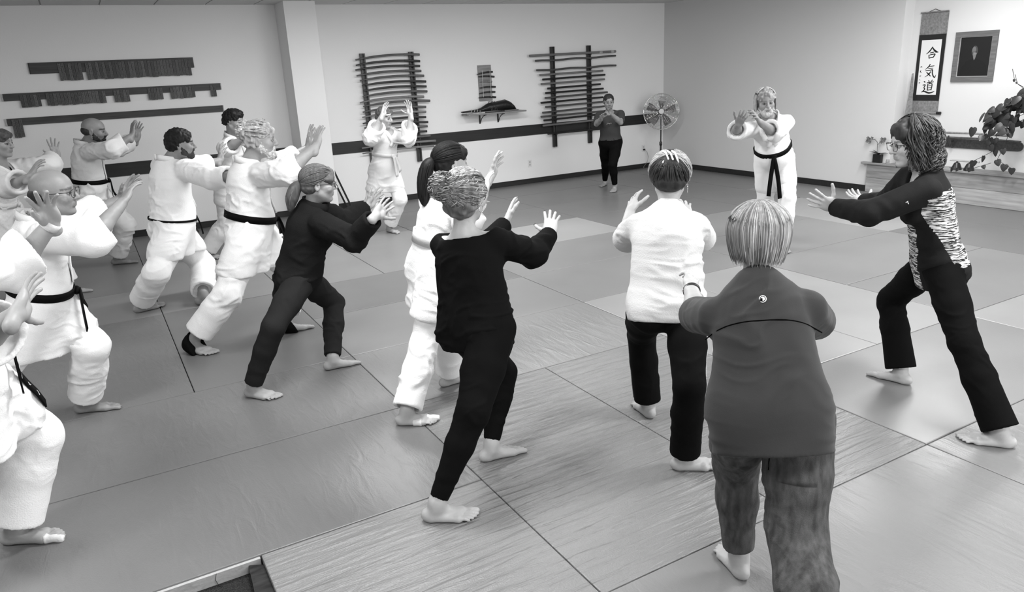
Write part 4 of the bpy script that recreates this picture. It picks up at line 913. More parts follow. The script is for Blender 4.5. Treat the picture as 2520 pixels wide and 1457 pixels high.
    def scalp(s,f,e=.03,cutf=.20,low=-.12,k=.03,drop=0):
        """hair cap: skull shell without the face"""
        S=s.HS; ax=s.hax; f.ell(s.hp(-.05,0,.155),ax,((.425+e)*S,(.335+e)*S,(.355+e)*S),.03)
        f.ell(s.hp(-.22,0,-.06),ax,((.24+e)*S,(.27+e)*S,.22*S),.03)
        # face opening
        f.cone(s.hp(.62,0,-.08),s.hp(.62,0,-.6),.36*S,.5*S,.05,op='s')
        for b in (-1,1): f.ell(s.hp(.16,b*.34,-.10),ax,(.20*S,.14*S,.22*S),.02,op='s')
        f.plane(s.hp(0,0,low),-s.hax[2]*1.0+s.hax[0]*.35,.02)
    def strands(s,n,base,rad,L,phi=(0,6.283),wave=.0,wf=6.0,curl=0,r=.0022,seed=1,crown=(-.08,0,.16),start=.15,spreadn=.02,m=14,droop=1.0,inward=0,tint=(.6,1.4)):
        """strands that leave the crown, follow an ellipsoid and then hang; rad=(front,side,up) in head units, L=hang end (head units, negative=below)"""
        rg=np.random.RandomState(seed); f,l,u=s.hax; S=s.HS; out=[]; R_=[]
        for i in range(n):
            ph=rg.uniform(*phi); th0=start*rg.uniform(.3,1.6); Lz=(L(ph) if callable(L) else L)*1.0+rg.normal(0,spreadn); e=1+rg.uniform(-.03,.06); pts=[]
            zc=crown[2]; zlow=Lz; thm=math.pi/2; arc=rad[2]*thm; hang=max(zc-zlow,0.0); tot=arc+hang; p1,p2=rg.uniform(0,6.28,2); cj=curl*rg.uniform(.5,1.3); wj=wf*rg.uniform(.8,1.3)
            for t in np.linspace(th0/thm*arc/tot,1,m):
                q=t*tot
                if q<arc: th=q/rad[2]; a=math.sin(th); z=zc+rad[2]*math.cos(th)*e
                else: a=1-inward*((q-arc)/max(hang,.01))**2; z=zc-(q-arc)
                w=wave*math.sin(wj*t*6.28+p1)*t; cx=cj*math.cos(wj*t*6.28+p2)*min(1,t*1.6); cy=cj*math.sin(wj*t*6.28+p2)*min(1,t*1.6)
                rr_=a*e+ (w if not curl else 0); x=crown[0]+rad[0]*rr_*math.cos(ph)+cx; y=crown[1]+rad[1]*rr_*math.sin(ph)+cy
                pts.append(s.hc+(f*x+l*y+u*(z+(w*.3)))*S)
            out.append(pts); R_.append(r*rg.uniform(.6,1.4)*np.array([.8]+[1]*(m-3)+[.8,.35]))
        tn=rg.uniform(tint[0],tint[1],n); return tubes(out,np.array(R_),4,tn)
    def tape(s,sd,a0,a1,m,name='foot_tape',only=None):
        J=s.J; f=Field(); h,t=J['heel'+sd],J['toe'+sd]; d=un(t-h); L=np.linalg.norm(t-h); add_foot(f,h,t,J['ank'+sd],sd=='L',s.h); md=np.cross(d,A3(0,0,1))*(1 if sd=='L' else -1)
        f.plane(h+d*a0*L,-d); f.plane(h+d*a1*L,d); f.plane(h+A3(0,0,.13*L),A3(0,0,1))
        if only is not None: f.plane(h+md*only*L,-md)
        V,Q=f.mesh(.005,off=.0028,smooth=1); return mkmesh(name,[(V,Q)],m,s.root)
    def cast(s,M,c,d,off=0):
        """outermost point of the finished garment mesh M seen from outside along -d"""
        if not hasattr(s,'bvh'): s.bvh={}
        k=id(M)
        if k not in s.bvh: s.bvh[k]=BVHTree.FromPolygons(M[0].tolist(),M[1].tolist())
        d=un(np.asarray(d,float)); h=s.bvh[k].ray_cast(Vector(np.asarray(c)+d*.5),Vector(-d),.6)
        return np.asarray(c) if h[0] is None else np.array(h[0])+d*off
    def seam(s,field,pts,dirs,m,r=.0016,name='seam'):
        q=[tuple(s.cast(field,np.asarray(c),un(np.asarray(d)),.0004)) for c,d in zip(pts,dirs)]; g=MB(); g.tube(q,r,4); o=g.build(name,m,None,smooth='all'); o.parent=s.root; o.matrix_parent_inverse=Matrix.Translation(-s.root.location); return o
    def patch(s,field,c,x,y,d,w,h,m,name,n=9,off=.004,taper=.0):
        V=[];Q=[]
        for j in range(n):
            for i in range(n):
                a=(i/(n-1)-.5)*w*(1-taper*(j/(n-1))); b=(.5-j/(n-1))*h; V.append(s.cast(field,c+x*a+y*b,d,off))
        V=np.array(V); V2=V-d*.006; Q=[(j*n+i,j*n+i+1,(j+1)*n+i+1,(j+1)*n+i) for j in range(n-1) for i in range(n-1)]; e=[i for i in range(n)]+[j*n+n-1 for j in range(1,n)]+[(n-1)*n+i for i in range(n-2,-1,-1)]+[j*n for j in range(n-2,0,-1)]; N=n*n
        Q+=[tuple(N+k for k in q[::-1]) for q in Q]+[(e[k],N+e[k],N+e[(k+1)%len(e)],e[(k+1)%len(e)]) for k in range(len(e))]
        return mkmesh(name,[(np.concatenate([V,V2]),np.array(Q))],m,s.root)
    def hair(s,parts,m,name='hair'): return mkmesh(name,parts,m,s.root)
    def glasses(s,m,side=True):
        f,l,u=s.hax; S=s.HS; g=MB()
        for b in (-1,1):
            q=[tuple(s.hp(.455-.03*abs(y),b*.15+y*.115,.005+z*.085)) for y,z in ((-1,.8),(-.6,1),(.6,1),(1,.7),(.9,-.6),(.5,-1),(-.5,-1),(-.9,-.6),(-1,.8))]; g.tube(q,.0017,5)
            g.tube([tuple(s.hp(.435,b*.27,.05)),tuple(s.hp(.2,b*.345,.05)),tuple(s.hp(-.06,b*.36,.04))],.0019,5)
        g.tube([tuple(s.hp(.455,.04,.03)),tuple(s.hp(.47,0,.045)),tuple(s.hp(.455,-.04,.03))],.002,5)
        o=g.build('glasses',m,None,smooth='all'); o.parent=s.root; o.matrix_parent_inverse=Matrix.Translation(-s.root.location); return o
# joint positions in metres (x along the far wall, y away from the camera, z up from the mats)
PD = {}
PD['right_woman'] = ( 1.68 , 132 , 135 , [
 3.684 , 1.617 , 0.000 ,
 3.547 , 1.833 , 0.000 ,
 3.646 , 1.677 , 0.079 ,
 3.956 , 2.332 , 0.000 ,
 3.932 , 2.587 , 0.000 ,
 3.949 , 2.402 , 0.079 ,
 3.892 , 2.231 , 0.770 ,
 3.827 , 2.172 , 0.770 ,
 3.957 , 2.289 , 0.770 ,
 3.693 , 1.929 , 0.453 ,
 4.018 , 2.558 , 0.464 ,
 3.781 , 2.301 , 1.279 ,
 3.717 , 2.346 , 1.431 ,
 3.651 , 2.194 , 1.208 ,
 3.436 , 2.352 , 1.099 ,
 3.485 , 2.603 , 1.091 ,
 3.325 , 2.628 , 1.161 ,
 3.890 , 2.439 , 1.227 ,
 3.993 , 2.636 , 1.043 ,
 4.109 , 2.862 , 1.011 ,
 4.189 , 3.017 , 1.034 ,
] )
PD['grey_tee'] = ( 1.62 , 45 , 42 , [
 1.855 , 1.633 , 0.000 ,
 1.940 , 1.864 , 0.000 ,
 1.879 , 1.697 , 0.076 ,
 1.554 , 1.087 , 0.000 ,
 1.785 , 1.172 , 0.000 ,
 1.617 , 1.111 , 0.076 ,
 1.752 , 1.483 , 0.780 ,
 1.692 , 1.543 , 0.780 ,
 1.811 , 1.424 , 0.780 ,
 1.861 , 1.714 , 0.464 ,
 1.794 , 1.382 , 0.411 ,
 1.846 , 1.645 , 1.193 ,
 1.879 , 1.680 , 1.334 ,
 1.745 , 1.724 , 1.066 ,
 1.876 , 1.955 , 0.981 ,
 2.025 , 2.147 , 1.020 ,
 2.146 , 2.265 , 1.037 ,
 1.945 , 1.523 , 1.099 ,
 2.161 , 1.652 , 0.979 ,
 2.289 , 1.858 , 0.937 ,
 2.390 , 1.995 , 0.942 ,
] )
PD['white_shirt'] = ( 1.68 , 55 , 52 , [
 2.447 , 2.865 , 0.000 ,
 2.513 , 3.112 , 0.000 ,
 2.465 , 2.933 , 0.079 ,
 2.175 , 2.418 , 0.000 ,
 2.398 , 2.293 , 0.000 ,
 2.236 , 2.383 , 0.079 ,
 2.324 , 2.635 , 0.740 ,
 2.252 , 2.685 , 0.740 ,
 2.395 , 2.585 , 0.740 ,
 2.432 , 2.949 , 0.480 ,
 2.203 , 2.328 , 0.467 ,
 2.411 , 2.730 , 1.212 ,
 2.433 , 2.742 , 1.351 ,
 2.305 , 2.826 , 1.126 ,
 2.409 , 3.060 , 0.992 ,
 2.571 , 3.219 , 1.109 ,
 2.687 , 3.323 , 1.192 ,
 2.526 , 2.651 , 1.120 ,
 2.726 , 2.814 , 0.990 ,
 2.820 , 3.036 , 1.075 ,
 2.909 , 3.168 , 1.150 ,
] )
PD['black_outfit'] = ( 1.7 , 25 , 38 , [
 1.434 , 3.006 , 0.000 ,
 1.692 , 3.002 , 0.000 ,
 1.505 , 3.005 , 0.080 ,
 0.987 , 2.703 , 0.000 ,
 1.218 , 2.587 , 0.000 ,
 1.051 , 2.671 , 0.080 ,
 1.452 , 2.975 , 0.741 ,
 1.414 , 3.055 , 0.741 ,
 1.489 , 2.895 , 0.741 ,
 1.650 , 3.114 , 0.396 ,
 1.277 , 2.702 , 0.458 ,
 1.465 , 3.067 , 1.184 ,
 1.487 , 3.070 , 1.339 ,
 1.405 , 3.179 , 1.102 ,
 1.670 , 3.278 , 1.031 ,
 1.877 , 3.413 , 1.107 ,
 1.990 , 3.511 , 1.206 ,
 1.575 , 2.970 , 1.140 ,
 1.828 , 3.047 , 1.015 ,
 2.027 , 3.205 , 1.061 ,
 2.117 , 3.314 , 1.170 ,
] )
PD['pony_gi'] = ( 1.66 , 5 , 10 , [
 1.653 , 3.970 , 0.000 ,
 1.902 , 4.014 , 0.000 ,
 1.722 , 3.982 , 0.078 ,
 1.234 , 3.658 , 0.000 ,
 1.457 , 3.540 , 0.000 ,
 1.296 , 3.626 , 0.078 ,
 1.671 , 3.960 , 0.776 ,
 1.664 , 4.046 , 0.776 ,
 1.679 , 3.874 , 0.776 ,
 1.727 , 3.828 , 0.445 ,
 1.497 , 3.787 , 0.381 ,
 1.757 , 3.926 , 1.201 ,
 1.818 , 3.916 , 1.392 ,
 1.751 , 4.103 , 1.158 ,
 2.014 , 4.146 , 1.054 ,
 2.169 , 4.096 , 1.261 ,
 2.273 , 4.155 , 1.388 ,
 1.803 , 3.770 , 1.121 ,
 1.698 , 3.505 , 1.130 ,
 1.879 , 3.648 , 1.233 ,
 1.969 , 3.740 , 1.350 ,
] )
PD['fleece'] = ( 1.68 , -8 , 0 , [
 1.123 , 4.699 , 0.000 ,
 1.378 , 4.711 , 0.000 ,
 1.194 , 4.703 , 0.079 ,
 0.587 , 4.600 , 0.000 ,
 0.761 , 4.414 , -0.000 ,
 0.635 , 4.549 , 0.079 ,
 1.056 , 4.755 , 0.668 ,
 1.068 , 4.842 , 0.668 ,
 1.043 , 4.669 , 0.668 ,
 1.320 , 4.962 , 0.381 ,
 0.793 , 4.449 , 0.460 ,
 1.181 , 4.674 , 1.123 ,
 1.225 , 4.621 , 1.267 ,
 1.206 , 4.854 , 1.090 ,
 1.454 , 4.911 , 0.953 ,
 1.664 , 5.044 , 1.012 ,
 1.801 , 5.118 , 1.094 ,
 1.190 , 4.516 , 1.034 ,
 1.303 , 4.260 , 0.961 ,
 1.393 , 4.084 , 1.122 ,
 1.519 , 4.197 , 1.173 ,
] )
PD['white_beard'] = ( 1.86 , -8 , 8 , [
 1.037 , 5.660 , 0.000 ,
 1.319 , 5.685 , 0.000 ,
 1.115 , 5.667 , 0.087 ,
 0.373 , 5.721 , 0.000 ,
 0.549 , 5.500 , 0.000 ,
 0.421 , 5.660 , 0.087 ,
 0.960 , 5.805 , 0.791 ,
 0.974 , 5.901 , 0.791 ,
 0.947 , 5.709 , 0.791 ,
 1.255 , 5.914 , 0.430 ,
 0.709 , 5.576 , 0.412 ,
 1.031 , 5.785 , 1.330 ,
 1.125 , 5.707 , 1.486 ,
 1.033 , 5.980 , 1.271 ,
 1.350 , 6.027 , 1.274 ,
 1.582 , 6.166 , 1.355 ,
 1.657 , 6.223 , 1.526 ,
 1.084 , 5.605 , 1.250 ,
 1.196 , 5.306 , 1.278 ,
 1.430 , 5.344 , 1.431 ,
 1.506 , 5.453 , 1.574 ,
] )
PD['dark_hair'] = ( 1.98 , 15 , 22 , [
 0.595 , 6.942 , 0.000 ,
 0.895 , 6.968 , 0.000 ,
 0.678 , 6.949 , 0.093 ,
 0.101 , 7.040 , 0.000 ,
 0.383 , 7.144 , 0.000 ,
 0.179 , 7.068 , 0.093 ,
 0.547 , 7.151 , 0.682 ,
 0.520 , 7.250 , 0.682 ,
 0.573 , 7.051 , 0.682 ,
 0.768 , 7.375 , 0.268 ,
 0.327 , 6.738 , 0.395 ,
 0.618 , 7.161 , 1.279 ,
 0.729 , 7.080 , 1.413 ,
 0.571 , 7.362 , 1.209 ,
 0.863 , 7.531 , 1.164 ,
 1.110 , 7.703 , 1.179 ,
 1.191 , 7.841 , 1.311 ,
 0.721 , 6.987 , 1.198 ,
 0.894 , 6.703 , 1.129 ,
 1.079 , 6.468 , 1.166 ,
 1.147 , 6.328 , 1.303 ,
] )
PD['bald_beard'] = ( 1.88 , -5 , -5 , [
 0.014 , 9.285 , -0.000 ,
 0.294 , 9.228 , 0.000 ,
 0.091 , 9.269 , 0.088 ,
 -0.797 , 9.071 , 0.000 ,
 -0.511 , 9.071 , 0.000 ,
 -0.718 , 9.071 , 0.088 ,
 -0.041 , 9.105 , 0.830 ,
 -0.032 , 9.203 , 0.830 ,
 -0.049 , 9.008 , 0.830 ,
 0.229 , 9.073 , 0.468 ,
 -0.384 , 9.039 , 0.459 ,
 0.017 , 9.078 , 1.361 ,
 0.120 , 8.984 , 1.488 ,
 0.065 , 9.269 , 1.298 ,
 0.321 , 9.462 , 1.259 ,
 0.535 , 9.638 , 1.329 ,
 0.604 , 9.642 , 1.529 ,
 0.029 , 8.887 , 1.283 ,
 0.236 , 8.640 , 1.308 ,
 0.448 , 8.798 , 1.416 ,
 0.499 , 8.904 , 1.574 ,
] )
PD['bald_glasses'] = ( 1.8 , 0 , 0 , [
 -0.361 , 4.967 , 0.000 ,
 -0.094 , 4.905 , 0.000 ,
 -0.287 , 4.950 , 0.085 ,
 -1.035 , 4.642 , 0.000 ,
 -0.766 , 4.690 , 0.000 ,
 -0.961 , 4.656 , 0.085 ,
 -0.385 , 4.792 , 0.750 ,
 -0.385 , 4.886 , 0.750 ,
 -0.385 , 4.699 , 0.750 ,
 -0.181 , 4.753 , 0.474 ,
 -0.673 , 4.677 , 0.417 ,
 -0.296 , 4.755 , 1.239 ,
 -0.188 , 4.665 , 1.379 ,
 -0.270 , 4.944 , 1.185 ,
 -0.100 , 5.199 , 1.143 ,
 0.134 , 5.317 , 1.224 ,
 0.282 , 5.325 , 1.394 ,
 -0.274 , 4.577 , 1.158 ,
 -0.051 , 4.363 , 1.164 ,
 0.119 , 4.526 , 1.302 ,
 0.217 , 4.645 , 1.412 ,
] )
PD['front_left'] = ( 1.82 , 5 , 5 , [
 -0.649 , 3.592 , -0.000 ,
 -0.388 , 3.500 , 0.000 ,
 -0.577 , 3.566 , 0.086 ,
 -1.168 , 3.116 , 0.000 ,
 -0.891 , 3.116 , 0.000 ,
 -1.091 , 3.116 , 0.086 ,
 -0.588 , 3.367 , 0.820 ,
 -0.596 , 3.461 , 0.820 ,
 -0.579 , 3.273 , 0.820 ,
 -0.424 , 3.606 , 0.455 ,
 -0.835 , 3.194 , 0.453 ,
 -0.557 , 3.371 , 1.331 ,
 -0.522 , 3.338 , 1.486 ,
 -0.541 , 3.559 , 1.262 ,
 -0.366 , 3.798 , 1.163 ,
 -0.183 , 3.730 , 1.359 ,
 -0.198 , 3.615 , 1.511 ,
 -0.509 , 3.189 , 1.263 ,
 -0.442 , 2.932 , 1.097 ,
 -0.289 , 2.740 , 1.225 ,
 -0.228 , 2.901 , 1.307 ,
] )
PD['far_left'] = ( 1.78 , -12 , -12 , [
 -0.451 , 8.219 , 0.000 ,
 -0.184 , 8.172 , 0.000 ,
 -0.377 , 8.206 , 0.084 ,
 -1.275 , 8.189 , 0.000 ,
 -1.004 , 8.189 , 0.000 ,
 -1.200 , 8.189 , 0.084 ,
 -0.814 , 8.193 , 0.800 ,
 -0.795 , 8.284 , 0.800 ,
 -0.833 , 8.103 , 0.800 ,
 -0.485 , 8.251 , 0.494 ,
 -0.885 , 8.155 , 0.370 ,
 -0.685 , 8.109 , 1.282 ,
 -0.645 , 8.077 , 1.484 ,
 -0.624 , 8.288 , 1.237 ,
 -0.318 , 8.279 , 1.232 ,
 -0.252 , 8.536 , 1.282 ,
 -0.261 , 8.546 , 1.496 ,
 -0.710 , 7.938 , 1.199 ,
 -0.637 , 7.648 , 1.132 ,
 -0.451 , 7.474 , 1.222 ,
 -0.333 , 7.490 , 1.369 ,
] )
PD['young'] = ( 1.78 , -25 , -25 , [
 1.685 , 8.736 , 0.000 ,
 1.939 , 8.643 , 0.000 ,
 1.755 , 8.710 , 0.084 ,
 0.921 , 8.872 , 0.000 ,
 1.128 , 8.698 , 0.000 ,
 0.978 , 8.824 , 0.084 ,
 1.326 , 8.793 , 0.840 ,
 1.365 , 8.877 , 0.840 ,
 1.286 , 8.709 , 0.840 ,
 1.560 , 8.794 , 0.462 ,
 1.230 , 8.705 , 0.408 ,
 1.441 , 8.718 , 1.324 ,
 1.460 , 8.672 , 1.489 ,
 1.536 , 8.876 , 1.266 ,
 1.701 , 9.134 , 1.246 ,
 1.877 , 9.327 , 1.315 ,
 1.936 , 9.458 , 1.435 ,
 1.379 , 8.549 , 1.253 ,
 1.274 , 8.262 , 1.244 ,
 1.487 , 8.137 , 1.353 ,
 1.587 , 8.239 , 1.473 ,
] )
PD['hands_up'] = ( 1.72 , -60 , -70 , [
 3.118 , 8.798 , -0.000 ,
 3.207 , 8.553 , -0.000 ,
 3.142 , 8.730 , 0.081 ,
 2.810 , 9.012 , 0.000 ,
 2.764 , 8.754 , 0.000 ,
 2.797 , 8.941 , 0.081 ,
 3.121 , 8.672 , 0.800 ,
 3.199 , 8.717 , 0.800 ,
 3.044 , 8.627 , 0.800 ,
 3.241 , 8.529 , 0.432 ,
 2.935 , 8.725 , 0.405 ,
 3.178 , 8.613 , 1.270 ,
 3.157 , 8.582 , 1.415 ,
 3.346 , 8.650 , 1.194 ,
 3.352 , 8.357 , 1.154 ,
 3.403 , 8.352 , 1.432 ,
 3.412 , 8.423 , 1.598 ,
 3.018 , 8.527 , 1.218 ,
 2.860 , 8.277 , 1.215 ,
 3.008 , 8.236 , 1.459 ,
 3.096 , 8.314 , 1.596 ,
] )
PD['tee_woman'] = ( 1.62 , -115 , -115 , [
 7.083 , 9.220 , 0.000 ,
 6.892 , 9.066 , 0.000 ,
 7.030 , 9.178 , 0.076 ,
 7.307 , 9.749 , 0.000 ,
 7.081 , 9.652 , 0.000 ,
 7.245 , 9.722 , 0.076 ,
 7.070 , 9.329 , 0.722 ,
 7.147 , 9.293 , 0.722 ,
 6.994 , 9.364 , 0.722 ,
 6.934 , 9.102 , 0.424 ,
 7.102 , 9.510 , 0.369 ,
 7.040 , 9.321 , 1.203 ,
 7.011 , 9.293 , 1.342 ,
 7.180 , 9.222 , 1.150 ,
 7.021 , 9.019 , 1.044 ,
 6.823 , 8.976 , 1.184 ,
 6.721 , 8.909 , 1.302 ,
 6.881 , 9.362 , 1.134 ,
 6.693 , 9.176 , 1.046 ,
 6.624 , 8.959 , 1.140 ,
 6.551 , 8.839 , 1.235 ,
] )
PD['instructor'] = ( 1.8 , -118 , -135 , [
 5.999 , 5.093 , 0.000 ,
 5.871 , 4.852 , 0.000 ,
 5.964 , 5.027 , 0.085 ,
 6.384 , 5.648 , 0.000 ,
 6.147 , 5.511 , 0.000 ,
 6.319 , 5.610 , 0.085 ,
 6.148 , 5.331 , 0.840 ,
 6.231 , 5.287 , 0.840 ,
 6.065 , 5.375 , 0.840 ,
 6.053 , 5.061 , 0.506 ,
 6.117 , 5.398 , 0.403 ,
 5.992 , 5.311 , 1.311 ,
 5.913 , 5.285 , 1.458 ,
 6.099 , 5.173 , 1.255 ,
 5.820 , 5.067 , 1.176 ,
 5.579 , 5.042 , 1.303 ,
 5.438 , 5.010 , 1.426 ,
 5.891 , 5.404 , 1.196 ,
 5.588 , 5.341 , 1.194 ,
 5.413 , 5.153 , 1.289 ,
 5.342 , 5.017 , 1.399 ,
] )
# ---------------------------------------------------------------- the people
gi=clothmat('white_gi_cotton',.85,.9,170,.5,.03); gi3=clothmat('bright_gi_cotton',.74,.9,170,.5,.03); gi2=clothmat('shaded_gi_cotton',.70,.9,170,.5,.03)  # gi2: white gi darkened in colour for the weaker light at back left
beltb=clothmat('black_belt_cotton',.005,.6,150,.3,.1); beltw=clothmat('white_belt_cotton',.66,.8,120,.5,.05)
blk=clothmat('black_jersey',.0045,.75,300,.15,.1); blk2=clothmat('black_knit',.0055,.8,300,.15,.1); tee=clothmat('charcoal_sport_fabric',.030,.6,300,.1,.08,sheen=.1); fleece=clothmat('dark_fleece',.013,.95,200,.5,.12); cargo=clothmat('dark_grey_twill',.020,.8,260,.3,.1)
linen=clothmat('white_linen',.56,.9,150,.6,.04); greytee=clothmat('grey_cotton',.055,.85,280,.2,.06); denim=mat('washed_denim',.075,.85,bump=((320,320,320),.5,2,.003),var=((40,40,14),.45),attr='tint',spec=.1)
def person(key,label,**o):
    h,fa,sf,A=PD[key]; J={k:A[3*i:3*i+3] for i,k in enumerate(KEYS)}; p=Person(key,J,h,fa,sf,o); tag(p.root,label,'person'); p.build_body(); return p
GP=(.060,.058,.054,.054,.054,.92)
def wear_gi(p,m=gi,belt='black',slen=.42,sl=(.045,.048,.052),prof=GP,hem=.135,vee=None,lap=True,bt=True,e=.014,skirt=(.60,.070,.074),amp=.011,drape=(.094,.094,1.25),tails=((.26,.35),(.24,-.3)),hgt=.10,tilt=0,knotang=0,bw=.045,hemdir=None,marks=False):
    p.trousers(m,prof,amp=amp*.9,name='gi_trousers'); p.top_garment(m,e,'gi_jacket',sl,(1,slen),hem,skirt,amp,('crew',.046),True,vee,hemdir=hemdir,drape=(drape[0]*(.5+.5*p.g),drape[1]*(.4+.6*p.g),drape[2]))
    if lap: p.lapel(m,end=.30 if vee is None else vee[0])
    if bt: p.belt(beltb if belt=='black' else beltw,hgt,bw,tilt,tails,knotang=knotang,marks=marks)
def cap(p,e=.035,low=-.10,noise=.012,fr=55,vox=.006,extra=None,cutlow=True,seed=1,tint=(.7,1.35)):
    f=Field(); p.scalp(f,e,low=low)
    if extra: extra(f)
    V,Q=f.mesh(vox*1.25,smooth=1); N=vnorm(V,Q); n1=vnoise(V*fr+seed); V=V+N*((n1-.5)*noise*2)[:,None]
    return V,Q,tint[0]+(tint[1]-tint[0])*n1
def swept(p,tie,n,e,seed,r=.0022,tint=(.6,1.6),zmax=1.45,wave=.0,front=.9,phr=None,zmin=.15):
    """strands swept over the skull from the hairline back to a tie"""
    rg=np.random.RandomState(seed); out=[]; tie=np.array(tie); c=np.array((-.05,0,.155)); R_=np.array((.425+e,.335+e,.355+e))
    for k in range(n):
        ph=rg.uniform(-2.3,2.3) if phr is None else rg.choice([-1,1])*rg.uniform(*phr); th=rg.uniform(zmin,zmax); d0=np.array((math.sin(th)*math.cos(ph),math.sin(th)*math.sin(ph),math.cos(th)))
        if d0[0]>front: continue
        d1=(tie-c)/R_; d1=d1/np.linalg.norm(d1); pts=[]; om=math.acos(np.clip(d0@d1,-1,1))+1e-6; p1=rg.uniform(0,6.28)
        for t in np.linspace(0,1,12):
            d=(math.sin((1-t)*om)*d0+math.sin(t*om)*d1)/math.sin(om); q=c+d*R_*(1.0+rg.uniform(0,.01)+.02*math.sin(math.pi*t)+wave*math.sin(t*18+p1)); pts.append(p.hp(*q))
        out.append(pts)
    return tubes(out,r*rg.uniform(.6,1.3,(len(out),1))*np.ones((1,12)),4,rg.uniform(tint[0],tint[1],len(out)))
def curls(p,n,seed,c,R,amp,r,tint,ln=(.15,.4),freq=(2,4),th=(0,1.9),ph=(-3.14,3.14)):
    """loose curly strands leaving a rounded hair mass"""
    rg=np.random.RandomState(seed); out=[]; c=np.array(c);R=np.array(R)
    for k in range(n):
        a=rg.uniform(*ph); t0=rg.uniform(*th); L_=rg.uniform(*ln)*1.6; fq=rg.uniform(*freq); p1=rg.uniform(0,6.28); sw=rg.uniform(-.5,.5); pts=[]; e0=rg.uniform(.93,1.05)
        for t in np.linspace(0,1,14):
            tt=min(t0+L_*t,2.75); aa=a+sw*t*.6; d=np.array((math.sin(tt)*math.cos(aa),math.sin(tt)*math.sin(aa),math.cos(tt))); tn=np.array((math.cos(tt)*math.cos(aa),math.cos(tt)*math.sin(aa),-math.sin(tt))); bt=np.cross(d,tn)
            pts.append(p.hp(*(c+d*R*(e0+amp*.7*math.sin(fq*6.28*t+p1)*min(1,3*t))+bt*amp*math.cos(fq*6.28*t+p1)*.7)))
        out.append(pts)
    return tubes(out,r*rg.uniform(.6,1.4,(n,1))*np.ones((1,14)),4,rg.uniform(tint[0],tint[1],n))
def beard(p,v,full=1.0,nm='beard',amp=.006):
    f=Field(); S=p.HS
    for b in (-1,1): f.cone(p.hp(.0,b*.27,-.10),p.hp(.06,b*.245,-.24),.055*S,.075*S,.03); f.cone(p.hp(.06,b*.235,-.24),p.hp(.27,b*.09,-.40),.08*S,.095*S,.03); f.cone(p.hp(.36,b*.09,-.20),p.hp(.33,b*.12,-.31),.035*S,.04*S,.02)
    f.cone(p.hp(.385,.07,-.185),p.hp(.385,-.07,-.185),.032*S,.032*S,.02); f.ell(p.hp(.28,0,-.42-.06*(full-1)),p.hax,(.13*S*full,.14*S,.10*S*full),.03)
    V,Q=f.mesh(.005,smooth=1); p.hair([(V+vnorm(V,Q)*((vnoise(V*140)-.5)*amp*2)[:,None],Q,.6+.8*vnoise(V*110))],hairmat(nm,v),'beard')
def pony(p,base,pts,r,n,m,parts,seed=1,rs=.0028,spread=.03,tint=(.55,1.7)):
    rg=np.random.RandomState(seed); P0=[p.hp(*base)]+[p.hp(*q) for q in pts]; P0=np.array(P0); T=np.linspace(0,1,len(P0)); tt=np.linspace(0,1,14); C=np.stack([np.interp(tt,T,P0[:,i]) for i in range(3)],1)
    for _ in range(3): C[1:-1]=.5*C[1:-1]+.25*(C[2:]+C[:-2])
    rr_=np.interp(tt,np.linspace(0,1,len(r)),r)*p.HS; f=Field()
    for i in range(13): f.cone(C[i],C[i+1],rr_[i]*.85,rr_[i+1]*.85,.02)
    V,Q=f.mesh(.006); parts.append((V,Q,.6+.5*vnoise(V*60)))
    out=[]
    for k in range(n):
        a=rg.uniform(0,6.28); q=rg.uniform(.75,1.08); x,y=p.hax[1],p.hax[0]; ph=rg.uniform(0,6); out.append(C+(x*math.cos(a)+y*math.sin(a))*(rr_*q)[:,None]+x*(np.sin(tt*7+ph)*spread*p.HS*tt*.4)[:,None])
    parts.append(tubes(out,rs*rg.uniform(.6,1.3,(n,1))*np.ones((1,14)),4,rg.uniform(tint[0],tint[1],n)))
def collar(p,m,r=.049,hi=.03,lean=.01):
    n=24; pts=[];nn=[]
    for i in range(n):
        a=2*math.pi*i/n; d=p.FT*math.cos(a)+p.S*math.sin(a); pts.append(p.J['neck']+p.FT*lean*p.h+d*r*p.h+p.up*.004*p.h); nn.append(d)
    V,Q=ribbon(pts,np.repeat(p.up[None],n,0),nn,hi*p.h,.008,True); return mkmesh('collar',[(V,Q)],m,p.root)
def band(p,sd,m,nm,w=.035,r=.034,off=.0):
    J=p.J; ax=un(J['wr'+sd]-J['el'+sd]); a0=un(np.cross(ax,A3(0,0,1))); a1=np.cross(ax,a0); n=24; c=J['wr'+sd]-ax*(.01+off); nn=[a0*math.cos(6.2832*i/n)+a1*math.sin(6.2832*i/n) for i in range(n)]
    V,Q=ribbon([c+q*r for q in nn],np.repeat(ax[None],n,0),nn,w,.006,True); return mkmesh(nm,[(V,Q)],m,p.root)
def earring(p,b,r=.016):
    g=MB(); c=p.hp(-.05,b*.37,-.20); g.tube([tuple(c+p.hax[2]*math.cos(a)*r+p.hax[0]*math.sin(a)*r) for a in np.linspace(0,6.2832,17)],.0016,5); o=g.build('hoop_earring',chrome,None,smooth='all'); o.parent=p.root; o.matrix_parent_inverse=Matrix.Translation(-p.root.location)
def disc(p,q,n_,up,r,m,nm,th=.0015,hole=0):
    x=un(np.cross(up,n_)); y=np.cross(n_,x); g=MB(); k=24
    g.prism([(r*math.cos(2*math.pi*i/k),r*math.sin(2*math.pi*i/k)) for i in range(k)],tuple(q),tuple(x),tuple(y),tuple(n_*th)); o=g.build(nm,m); o.parent=p.root; o.matrix_parent_inverse=Matrix.Translation(-p.root.location); return x,y
